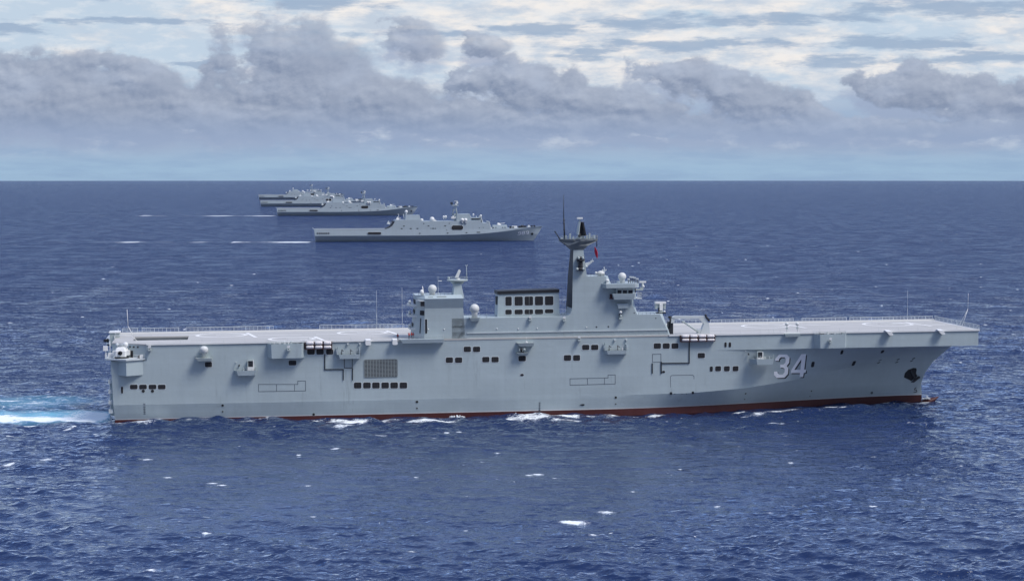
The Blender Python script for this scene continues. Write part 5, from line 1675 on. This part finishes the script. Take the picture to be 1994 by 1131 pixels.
ORD = ('first', 'second', 'third', 'fourth')
for n_, U0, pitch, V, place in ((3, 595.0, 17.1, ((664.3, 671.2), (672.5, 678.8)), 'aft rack of three pairs beside the long mooring sponson'), (4, 1326.5, 16.5, ((651.5, 657.3), (659.2, 664.2)), 'forward rack of four pairs below the deck crane')):
    xr0 = S(U0 - 1, 660, -19)[0]; xr1 = S(U0 + n_ * pitch, 660, -19)[0]
    zlow = S(U0, V[1][1], -19)[1]; zmid = (S(U0, V[0][1], -19)[1] + S(U0, V[1][0], -19)[1]) / 2; ztop = S(U0, V[0][0], -19)[1]
    mb = MB()
    mb.box(xr0, xr1, -19.2, -17.9, zlow - .22, zlow - .06); mb.box(xr0, xr1, -19.0, -18.0, zmid - .06, zmid + .06)
    for i in range(n_ + 1):
        x = xr0 + (xr1 - xr0) * i / n_; mb.box(x - .06, x + .06, -19.0, -18.0, zlow - .2, ztop - .2)
    mb.build('raft_rack', M['strap'], ship)
    for i in range(n_):
        for j, (v0, v1) in enumerate(V):
            c = canister(U0 + i * pitch + .9, U0 + (i + 1) * pitch - .9, v0, v1, -18.95)
            tag(c, 'pinkish white raft canister, %s from the stern in the %s row of the %s' % (ORD[i], ('upper', 'lower')[j], ' '.join(place.split()[:2])), 'life raft', 'life raft canisters in the two racks on the ship side')

# ------------------------------------------------------------------ signal flag hanging from the yard
(xa, za), (xb_, zb_) = S(1158.5, 481, -15.2), S(1163, 503, -15.2)
mb = MB(); n = 14; rows_ = []
for i in range(n + 1):
    f = i / n; z = za + (zb_ - za) * f; w = .14 + .62 * math.sin(math.pi * min(1, f * 1.05)) ** .8
    x = xa + (xb_ - xa) * f
    rows_.append([(x - w * .45 + w * j / 6, -15.2 + .26 * math.sin(j * 1.9 + f * 3.0) * w, z + .15 * math.sin(j)) for j in range(7)])
base_ = Vector((xa, -15.2, za))
rows_ = [[Vector(p) - base_ for p in r_] for r_ in rows_]
mb.loft(rows_, caps=(False, False), closed=False, smooth=True)
fl = mb.build('signal_flag', M['flag'], None, ship_world(*base_), fix=False)
fl.rotation_euler = (0, -SHIP_TRIM, SHIP_YAW)
sol = fl.modifiers.new('thick', 'SOLIDIFY'); sol.thickness = .03
tag(fl, 'crimson signal flag hanging limp from the yard of the tall mast', 'flag')


# ------------------------------------------------------------------ people
def person(x, y, z, yaw, pose, label, vest=True):
    p = ship_world(x, y, z)
    joints = {'pel': (0, 0, .95), 'che': (0, 0.01, 1.32), 'nec': (0, 0, 1.50), 'hea': (0, .02, 1.63), 'top': (0, .01, 1.74),
              'lh': (-.10, 0, .90), 'rh': (.10, 0, .90), 'lk': (-.12, .03, .50), 'rk': (.12, .03, .50), 'la': (-.13, -.02, .09), 'ra': (.13, -.02, .09), 'lt': (-.14, .15, .04), 'rt': (.14, .15, .04),
              'ls': (-.19, 0, 1.42), 'rs': (.19, 0, 1.42), 'le': (-.26, 0, 1.14), 're': (.26, 0, 1.14), 'lw': (-.25, .12, .92), 'rw': (.25, .12, .92), 'lf': (-.25, .17, .80), 'rf': (.25, .17, .80)}
    if pose == 'point':
        joints['re'] = (.40, .12, 1.50); joints['rw'] = (.58, .30, 1.68); joints['rf'] = (.66, .38, 1.75)
    if pose == 'rail':
        joints['le'] = (-.24, .10, 1.16); joints['re'] = (.24, .10, 1.16); joints['lw'] = (-.18, .34, 1.08); joints['rw'] = (.18, .34, 1.08); joints['lf'] = (-.16, .42, 1.06); joints['rf'] = (.16, .42, 1.06)
    rad = dict(pel=.15, che=.165, nec=.06, hea=.105, top=.07, lh=.095, rh=.095, lk=.07, rk=.07, la=.05, ra=.05, lt=.045, rt=.045, ls=.075, rs=.075, le=.05, re=.05, lw=.037, rw=.037, lf=.04, rf=.04)
    keys = list(joints)
    E = [('pel', 'che'), ('che', 'nec'), ('nec', 'hea'), ('hea', 'top'), ('pel', 'lh'), ('pel', 'rh'), ('lh', 'lk'), ('rh', 'rk'), ('lk', 'la'), ('rk', 'ra'), ('la', 'lt'), ('ra', 'rt'),
         ('che', 'ls'), ('che', 'rs'), ('ls', 'le'), ('rs', 're'), ('le', 'lw'), ('re', 'rw'), ('lw', 'lf'), ('rw', 'rf')]
    me = bpy.data.meshes.new('person')
    me.from_pydata([joints[k_] for k_ in keys], [(keys.index(a), keys.index(b)) for a, b in E], [])
    o = bpy.data.objects.new('person', me); COL.objects.link(o)
    o.location = p; o.rotation_euler = (0, 0, SHIP_YAW + yaw)
    sk = o.modifiers.new('skin', 'SKIN')
    for i, k_ in enumerate(keys):
        me.skin_vertices[0].data[i].radius = (rad[k_], rad[k_] * (.72 if k_ in ('che', 'pel') else 1))
    me.skin_vertices[0].data[0].use_root = True
    sk.use_smooth_shade = True
    o.modifiers.new('sub', 'SUBSURF').levels = 1
    o.modifiers['sub'].render_levels = 1
    me.materials.append(M['person_' + ('dark' if not vest else 'dark')])
    tag(o, label, 'person')
    mb = MB()
    mb.loft([[(rx * math.cos(2 * math.pi * i / 14), .01 + ry * math.sin(2 * math.pi * i / 14), zz) for i in range(14)] for zz, rx, ry in ((.92, .19, .15), (1.10, .20, .155), (1.32, .225, .165), (1.46, .20, .13), (1.52, .10, .09))], smooth=True)
    mb.build('vest', M['vest'] if vest else M['vest_dark'], o)
    mb = MB(); mb.lathe((0, .015, 1.66), [(.135, -.03), (.14, .02), (.115, .09), (.06, .13), (.01, .14)], 14); mb.build('helmet', M['vest'] if vest else M['uniform'], o)
    return o


# overall below the neck, skin for face and hands, by height along the figure
pm = bpy.data.materials.new('overall_and_skin'); pm.use_nodes = True
t = pm.node_tree; t.nodes.clear(); k = Nd(t)
z_ = k.sep(k.new('ShaderNodeTexCoord').outputs['Object'])[2]
pr_ = k.new('ShaderNodeBsdfPrincipled'); t.links.new(k.mix(k.ss(z_, 1.50, 1.53), (0.03, 0.035, 0.06), (0.45, 0.27, 0.19)), pr_.inputs['Base Color']); pr_.inputs['Roughness'].default_value = .8
t.links.new(pr_.outputs[0], k.new('ShaderNodeOutputMaterial').inputs[0])
M['person_dark'] = pm
M['vest_dark'] = material('maroon_work_jacket', (0.16, 0.02, 0.03), 0.85, .1, 2)
for u, v, y, yaw, pose, lab, bright in ((774.5, 661, -18.4, math.pi, 'stand', 'person in a dark maroon jacket standing alone at the deck edge by the white flap', False),
                                        (796.5, 660.5, -19.0, math.pi + .5, 'point', 'person in a red vest with one arm raised, outermost of the group on the catwalk', True),
                                        (801.5, 660.5, -18.7, math.pi - .3, 'rail', 'person in a red vest in the middle of the group beside the island', True),
                                        (804.5, 659.5, -18.3, math.pi + .2, 'stand', 'person in a dark jacket beside the island wall, behind the two red vests', False)):
    x, _ = S(u, v, y)
    person(x, y, (cz1 if u > 778 else HD) + .01, yaw, pose, lab, bright)


# ------------------------------------------------------------------ the four dock ships steaming abreast behind
M['lhull'] = material('escort_grey_paint', (0.335, 0.395, 0.435), 0.55, .06, .10, streaks=.10)
LYAW = 0.125
PPM = 2.015
LC = math.cos(LYAW)
LB = 13.5


def LX(u): return (u - 830.0) / PPM / LC
def LZ(v): return (471.0 - v) / PPM
def LP(*pts): return [(LX(u), LZ(v)) for u, v in pts]


KN_X = [LX(u) for u in (607, 800, 880, 930, 970, 1010, 1035, 1052)]
KN_Z = [LZ(v) for v in (459, 459.2, 458.2, 456, 452.3, 447.6, 444.6, 443)]
DK_X = [LX(u) for u in (607, 745, 800, 949, 1000, 1030, 1057)]
DK_Z = [LZ(v) for v in (447, 447, 447, 447.0, 445.6, 443.6, 442.3)]
def kz(x): return float(np.interp(x, KN_X, KN_Z))
def dz_(x): return float(np.interp(x, DK_X, DK_Z))
LSTEM = LX(1057)
def lhb_k(x): return LB * ent(x, LX(1054), 62, .75)
def lhb_d(x): return (LB - .9) * ent(x, LSTEM, 60, .70)
def lhb_w(x): return (LB - 5.4) * ent(x, LX(1036.5), 84, 1.15)


def lside(x, z):
    k_ = kz(x)
    if z >= k_: return -(lhb_k(x) + (lhb_d(x) - lhb_k(x)) * min(1.6, (z - k_) / max(.8, dz_(x) - k_)))
    return -(lhb_w(x) + (lhb_k(x) - lhb_w(x)) * max(0, z) / k_)


def lsup(x, z):
    return -(LB - .9 - max(0, z - LZ(447)) * .10)


def build_escort():
    root = empty('dock_landing_ship', (0, 0, 0))
    xa = LX(607.5)
    t_ = np.concatenate([np.linspace(0, .6, 14)[:-1], np.linspace(.6, 1, 34)])
    rows_ = []
    for kd in range(5):
        row = []
        for tt in t_:
            if kd == 0: x = xa + .8 + (LX(1036) - xa - .8) * tt; row.append((x, lhb_w(x) * .9, -4.0))
            elif kd == 1: x = xa + .8 + (LX(1036.5) - xa - .8) * tt; row.append((x, lhb_w(x), 0.0))
            elif kd == 2:
                x1 = xa + .4 + (LX(1045) - xa) * tt; row.append((x1, (lhb_w(min(x1, LX(1036.5))) + lhb_k(x1)) / 2, kz(x1) * .5))
            elif kd == 3: x = xa + (LX(1054) - xa) * tt; row.append((x, lhb_k(x), kz(x)))
            else: x = xa - .6 + (LSTEM - xa + .6) * tt; row.append((x, lhb_d(x), dz_(x)))
        rows_.append(row)
    mb = MB(); ids = {}
    for s in (-1, 1):
        ids[s] = [mb.vs([(x, s * b, z) for x, b, z in row]) for row in rows_]
        for lo, hi in zip(ids[s][:-1], ids[s][1:]):
            for i in range(len(t_) - 1): mb.face((lo[i], lo[i + 1], hi[i + 1], hi[i]), 0, True)
    mb.face([ids[-1][i][0] for i in range(5)] + [ids[1][i][0] for i in range(4, -1, -1)], 0)
    for i in range(len(t_) - 1): mb.face((ids[-1][4][i], ids[-1][4][i + 1], ids[1][4][i + 1], ids[1][4][i]), 0)
    hl = mb.build('hull', M['lhull'], root)
    bm = bmesh.new(); bm.from_mesh(hl.data)
    for e in bm.edges:
        if len(e.link_faces) == 2 and e.link_faces[0].normal.angle(e.link_faces[1].normal, 0) > R(8): e.smooth = False
    bm.to_mesh(hl.data); bm.free()
    # superstructure: inward-leaning sides, rounded after end
    def block(nm, prof, yn, lean, mat='lhull', par=root):
        zb = min(z for _, z in prof)
        mb = MB()
        a = mb.vs([(x, -(yn - (z - zb) * lean), z) for x, z in prof]); b = mb.vs([(x, yn - (z - zb) * lean, z) for x, z in prof])
        mb.face(a); mb.face(b[::-1]); n = len(prof)
        for i in range(n): mb.face((a[i], b[i], b[(i + 1) % n], a[(i + 1) % n]))
        return mb.build(nm, M[mat], par)
    sup = block('superstructure', LP((740, 447.1), (746, 446), (752, 443.5), (757, 440), (760.5, 435), (762.5, 430), (763, 428.5), (783, 428.2), (813, 428.2), (813, 431.4), (929.5, 431), (932, 434.8), (945.5, 435), (947.5, 440), (949.5, 447.1)), LB - .9, .10)
    block('funnel', LP((783, 428.4), (784, 419.5), (811, 419.5), (813, 428.4)), 7.5, .15, par=sup)
    br = block('bridge', LP((882.5, 431.2), (884, 418), (908.5, 417), (911, 424.3), (929, 425), (931, 431.2)), 9.5, .10)
    # openings: dark plates in place of the shade within
    def hole(nm, u0, u1, v0, v1, surf, par, r=.5, frame=.25, prd=.12):
        x0, z1 = LX(u0), LZ(v0); x1, z0 = LX(u1), LZ(v1)
        mb = MB()
        if frame: mb.plate(rounded(x0 - frame, x1 + frame, z0 - frame, z1 + frame, r + frame * .4), surf, -.1, prd * .6, 0)
        mb.plate(rounded(x0, x1, z0, z1, r), surf, -.1, prd, 1)
        return mb.build(nm, [M['pale'], M['dark']], par)
    hole('boat_bay', 872.5, 895, 439.6, 448.4, lambda x, z: lsup(x, z) - .05, sup, 1.2, .3, .3)
    hole('side_opening', 708.8, 735.5, 452.3, 456.6, lambda x, z: -(LB - .2), hl, .8, .3, .5)
    for i in range(6): hole('vent', 611 + i * 4.25, 613.6 + i * 4.25, 452.7, 455.6, lambda x, z: -(LB - .3), hl, .3, 0, .45)
    for u, v, w in ((775.2, 445.5, 3.6), (779.6, 440.6, 3.4), (792.7, 445.6, 4), (805.8, 445.4, 3.6), (810.2, 455, 3.2), (818.3, 435.7, 2.2), (827.5, 440.3, 3.2), (836.5, 445.4, 4.5), (832.2, 445.3, 1.4), (841, 445.4, 2.2),
                    (860, 440.2, 3.4), (868, 435.7, 1.8), (864.6, 454.6, 3.4), (901.5, 454, 3.4), (925, 453.2, 7), (927, 444.5, 1.2), (934.5, 444, 1.2), (863, 448.8, 1.2)):
        hole('porthole', u - w / 2, u + w / 2, v - .75, v + .75, lambda x, z: min(lsup(x, z), lside(x, z) if z < 12 else 0) - .02, sup if v < 448 else hl, .2, 0, .14)
    # rails along the helicopter deck
    mb = MB()
    railing(mb, [(xa, -LB + 1.2), (LX(742), -LB + 1.2)], LZ(447), 1.2, .12, 3.0)
    mb.box(xa, LX(742), -LB + .7, -LB + .95, LZ(447) - .2, LZ(447) + .35)
    mb.build('deck_rail', M['pale'], hl)
    mb = MB(); mb.tube((xa - .5, -9, LZ(447)), (xa - 2.4, -9, LZ(443.5)), .25, n=6); mb.build('ensign_staff', M['pale'], hl)
    # mast
    mb = MB()
    cx = LX(882)
    for dx, dy in ((-2.6, 0), (1.8, -1.8), (1.8, 1.8)):
        mb.tube((cx + dx, dy, LZ(420)), (cx + dx * .25, dy * .3, LZ(401)), .55, .3, 6)
    mb.box(cx - 1.3, cx + 2.0, -1.2, 1.2, LZ(431), LZ(417))
    mb.box(cx - 3.4, cx + 3.0, -2.2, 2.2, LZ(401.5), LZ(400)); mb.box(cx - 2.3, cx + 1.6, -.6, .6, LZ(411), LZ(409.5))
    mast = mb.build('mast', M['grey'], root)
    mb = MB(); mb.box(cx - 4.6, cx - 2.6, -2.2, 2.0, LZ(399.5), LZ(394.5), 0); mb.ball((cx + 1.8, 0, LZ(396)), 1.2, n=12, m=8, mat=1); mb.ball((cx + .4, -1.5, LZ(399.5)), 1.0, n=12, m=8, mat=1); mb.tube((cx, 0, LZ(400)), (cx, 0, LZ(391.5)), .3, .2, 6, 0); mb.box(cx - .8, cx + 2.4, -.4, .4, LZ(393), LZ(391.8), 1)
    mb.build('radar', [M['soot'], M['dome']], mast)
    # domes and deck gear
    for u, v, r, y in ((835.6, 427.6, 2.3, -6), (815.5, 429.3, 1.5, -6), (785.5, 412.7, 1.5, -3), (858.5, 423, 1.1, -5), (863, 422.6, 1.1, -3), (893.5, 429, 1.75, -12.4), (900, 429, 1.75, -12.4), (916.5, 418.5, .9, -6), (931, 421, 1.1, -7)):
        x, z = LX(u), LZ(v)
        mb = MB(); mb.ball((x, y, z), r, n=16, m=10); mb.tube((x, y, z - r * 2.0), (x, y, z), r * .5, n=8); mb.build('radar_dome', M['white'], sup)
    mb = MB(); mb.prism_y(LP((836, 430), (840, 427.5), (846, 431.5), (838, 431.5)), -7, -5); mb.build('dome_bracket', M['white'], sup)
    mb = MB(); mb.tube((LX(785.5), -3, LZ(420)), (LX(785.5), -3, LZ(413)), .5, n=6)
    mb.build('dome_post', M['pale'], sup)
    mb = MB()
    for u in (771, 781): mb.tube((LX(u), -5, LZ(428)), (LX(u - 1.5), -5, LZ(417)), .35, .2, 6)
    mb.build('whip_antenna', M['pale'], sup)
    def small_gun(u, v, y):
        x, z = LX(u), LZ(v)
        mb = MB(); mb.lathe((x, y, z), [(1.9, 0), (1.9, .5), (1.3, .8)], 12); mb.loft([[(x - 1.5, y - 1.2, z + .8), (x + 1.4, y - 1.2, z + .8), (x + 1.4, y + 1.2, z + .8), (x - 1.5, y + 1.2, z + .8)], [(x - 1.0, y - .8, z + 2.4), (x + .8, y - .8, z + 2.4), (x + .8, y + .8, z + 2.4), (x - 1.0, y + .8, z + 2.4)]]); mb.tube((x + 1.0, y, z + 1.7), (x + 3.0, y, z + 2.0), .3, n=6); mb.ball((x, y, z + 2.9), .6, n=8, m=6); return mb
    small_gun(768, 429.6, -7.5).build('close_in_gun', M['white'], sup)
    small_gun(750, 437.5, -9.0).build('close_in_gun', M['pale'], sup)
    small_gun(876, 427.6, -9).build('close_in_gun', M['white'], sup)
    mb = MB(); mb.loft([[(LX(872), -11, LZ(425.8)), (LX(881), -11, LZ(425.8)), (LX(881), -9.4, LZ(425.8)), (LX(872), -9.4, LZ(425.8))], [(LX(872), -11, LZ(422.4)), (LX(881), -11, LZ(424)), (LX(881), -9.4, LZ(424)), (LX(872), -9.4, LZ(422.4))]]); mb.build('ship_boat', M['white'], sup)
    # curved recess at the superstructure's after end, its shade coloured onto solid slabs
    mb = MB()
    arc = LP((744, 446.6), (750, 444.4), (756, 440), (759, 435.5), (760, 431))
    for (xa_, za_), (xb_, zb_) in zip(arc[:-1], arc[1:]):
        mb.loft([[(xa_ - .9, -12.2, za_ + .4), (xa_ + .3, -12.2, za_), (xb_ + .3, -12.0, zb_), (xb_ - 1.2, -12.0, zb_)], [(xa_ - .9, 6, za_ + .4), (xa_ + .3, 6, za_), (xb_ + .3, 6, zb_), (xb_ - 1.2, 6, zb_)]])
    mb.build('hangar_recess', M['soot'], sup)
    # fronts: bright stepped faces
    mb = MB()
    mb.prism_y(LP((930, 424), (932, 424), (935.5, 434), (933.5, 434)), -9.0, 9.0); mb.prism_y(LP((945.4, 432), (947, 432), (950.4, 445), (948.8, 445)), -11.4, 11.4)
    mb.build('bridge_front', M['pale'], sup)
    mb = MB(); mb.box(LX(912), LX(929), -9.9, -9.0, LZ(428), LZ(426.2)); mb.build('window', M['glass'], br)
    mb = MB()
    for u in (911, 922, 928): mb.box(LX(u) - .4, LX(u) + .4, -8, -7, LZ(425), LZ(421.5))
    mb.box(LX(926), LX(932), -8.5, -7.8, LZ(423.2), LZ(422.2)); mb.build('signal_lamp', M['pale'], br)
    # foredeck: low house, main gun, mooring gear
    mb = MB(); mb.loft([[(LX(955), -6, LZ(446.6)), (LX(984), -6, LZ(445.8)), (LX(984), 6, LZ(445.8)), (LX(955), 6, LZ(446.6))], [(LX(956), -5, LZ(439.8)), (LX(983), -5, LZ(439.5)), (LX(983), 5, LZ(439.5)), (LX(956), 5, LZ(439.8))]]); fh = mb.build('foredeck_house', M['lhull'], root)
    for u in (956, 961, 974, 979): hole('porthole', u - .9, u + .9, 443.5, 445.2, lambda x, z: -6.0, fh, .2, 0, .2)
    mb = MB(); mb.lathe((LX(969), 0, LZ(439.8)), [(2.0, 0), (1.8, .7)], 14); mb.loft([[(LX(965), -1.6, LZ(438.6)), (LX(971), -1.6, LZ(438.6)), (LX(971), 1.6, LZ(438.6)), (LX(965), 1.6, LZ(438.6))], [(LX(966), -1, LZ(435.2)), (LX(969.5), -1, LZ(435.8)), (LX(969.5), 1, LZ(435.8)), (LX(966), 1, LZ(435.2))]]); mb.tube((LX(970), 0, LZ(437)), (LX(980), 0, LZ(436)), .28, .2, 6); mb.build('main_gun', M['white'], root)
    mb = MB()
    for u, v, w, h, m_ in ((951, 445.6, 1, 1, 1), (990, 444, .9, 1.4, 0), (995, 443.5, .8, 1, 1), (998, 443.2, 2.6, 1.6, 1), (1008, 442.6, 1.2, .9, 0), (1020, 442.2, 1.2, .9, 0), (1027, 442, .9, 1.4, 1), (1033, 441.6, .8, .9, 0), (1038, 441.3, .8, 1, 0)):
        x = LX(u); mb = MB(); mb.box(x - w, x + w, -5.5 if u < 1010 else -3.2, -3.5 if u < 1010 else -1.6, dz_(x) - .3, LZ(v) + h * .6, m_); mb.build('mooring_fitting', [M['black'], M['white']], root)
    mb = MB(); mb.ball((LX(1014), -2, LZ(443)), 1.9, 1.7, 12, 8, 0); mb.build('hatch_dome', M['black'], root)
    x, z = LX(1033), LZ(457.5)
    mb = MB(); mb.plate([(x + 1.3 * math.cos(a) + .3, z + 1.2 * math.sin(a)) for a in np.linspace(0, 6.283, 11)[:-1]], lside, -.2, .35); mb.build('anchor', M['black'], hl)
    return root, hl


esc, esc_hull = build_escort()
spots = []
for u, v, tipu in ((609, 471.2, 1057), (537, 420.3, 815), (505.5, 402.2, 0), (502.5, 388.6, 0)):
    x, y = on_water(u, v); spots.append((x, y))


def copy_tree(o, parent=None, skip=()):
    c = o.copy(); COL.objects.link(c); c.parent = parent
    for ch in [q for q in SC.objects if q.parent == o]:
        if ch.name.split('.')[0] not in skip: copy_tree(ch, c, skip)
    return c


labels = ['grey dock landing ship with number 989 on its dark bow, just behind the big ship',
          'grey dock landing ship without a visible number, second in the line of four',
          'small grey landing ship third in the line, its bow hidden behind the second',
          'faint grey landing ship just below the horizon, mostly hidden behind another landing ship']
half = LX(609) * -1
escorts = []
for i, (x, y) in enumerate(spots):
    o = esc if i == 0 else copy_tree(esc)
    o.location = (x + half * math.cos(LYAW) + 12 * math.sin(LYAW), y + half * math.sin(LYAW) + 12 * math.cos(LYAW), 0)
    o.rotation_euler = (0, 0, LYAW)
    tag(o, labels[i], 'warship', 'dock landing ships steaming in line abreast behind')
    escorts.append(o)
# hull number of the nearest
SEGS = {'9': [[(0, 0), (.8, 0), (1, .2), (1, 1.8), (.8, 2), (.2, 2), (0, 1.8), (0, 1.1), (.2, .9), (.72, .9), (.72, .28), (0, .28)], [(.28, 1.18), (.28, 1.72), (.72, 1.72), (.72, 1.18)]],
        '8': [[(.2, 0), (.8, 0), (1, .2), (1, .85), (.88, 1), (1, 1.15), (1, 1.8), (.8, 2), (.2, 2), (0, 1.8), (0, 1.15), (.12, 1), (0, .85), (0, .2)], [(.28, 1.15), (.28, 1.72), (.72, 1.72), (.72, 1.15)], [(.28, .28), (.28, .85), (.72, .85), (.72, .28)]]}
for ch, u in (('9', 1003.5), ('8', 1011.5), ('9', 1019.5)):
    x0, z0 = LX(u), LZ(459.6 - (u - 1003) * .08)
    mb = MB()
    for j, poly in enumerate(SEGS[ch]):
        mb.plate([(x0 + a * 3.1 + b * .35, z0 + b * 1.65) for a, b in poly], lambda x, z: lside(x, z), .05 if j == 0 else .1, .22 if j == 0 else .27, 0 if j == 0 else 1)
    mb.build('number_digit', [M['digit'], M['lhull']], esc_hull)

# ------------------------------------------------------------------ splashes thrown up where waves meet the side
def splash(u, v, w, h, label, seed, y=-18.7):
    x, z = S(u, v, y); p = ship_world(x, y, 0)
    rr = random.Random(seed)
    mb = MB()
    for i in range(60):
        f = rr.uniform(-1, 1); hh = h * (1 - abs(f) ** 1.5) * rr.uniform(.3, 1)
        mb.ball((f * w, rr.uniform(-.5, .4), rr.uniform(.0, hh)), rr.uniform(.10, .26) * (1.3 - abs(f)), rr.uniform(.08, .22), 6, 4)
    o = mb.build('sea_spray', M['spray'], None, (p[0], p[1], p[2] + SHIP_Y * 0 + .25))
    o['kind'] = 'stuff'; o['label'] = label
    return o


M['spray'] = material('white_spray', (0.84, 0.87, 0.89), .9, .05, 1)
splash(890, 817, 2.2, 0.8, 'small white splash against the red hull bottom aft of amidships', 1)
splash(1004, 813, 2.2, 0.7, 'small white splash against the red hull bottom amidships', 2)
splash(1803, 783, 1.3, 0.9, 'white splash at the foot of the stem beside the red bulb', 3, -1.0)

# ------------------------------------------------------------------ sea air: thin even haze over everything
hz = MB(); hz.box(-22000, 22000, -300, 22500, -9, 72)
hm_ = bpy.data.materials.new('haze_air'); hm_.use_nodes = True
t = hm_.node_tree; t.nodes.clear(); k = Nd(t)
pv = k.new('ShaderNodeVolumePrincipled')
pv.inputs['Color'].default_value = (0.62, 0.76, 0.95, 1); pv.inputs['Density'].default_value = 0.000005; pv.inputs['Anisotropy'].default_value = 0.2
o_ = k.new('ShaderNodeOutputMaterial'); t.links.new(pv.outputs[0], o_.inputs['Volume'])
haze = hz.build('haze', hm_); haze['kind'] = 'stuff'
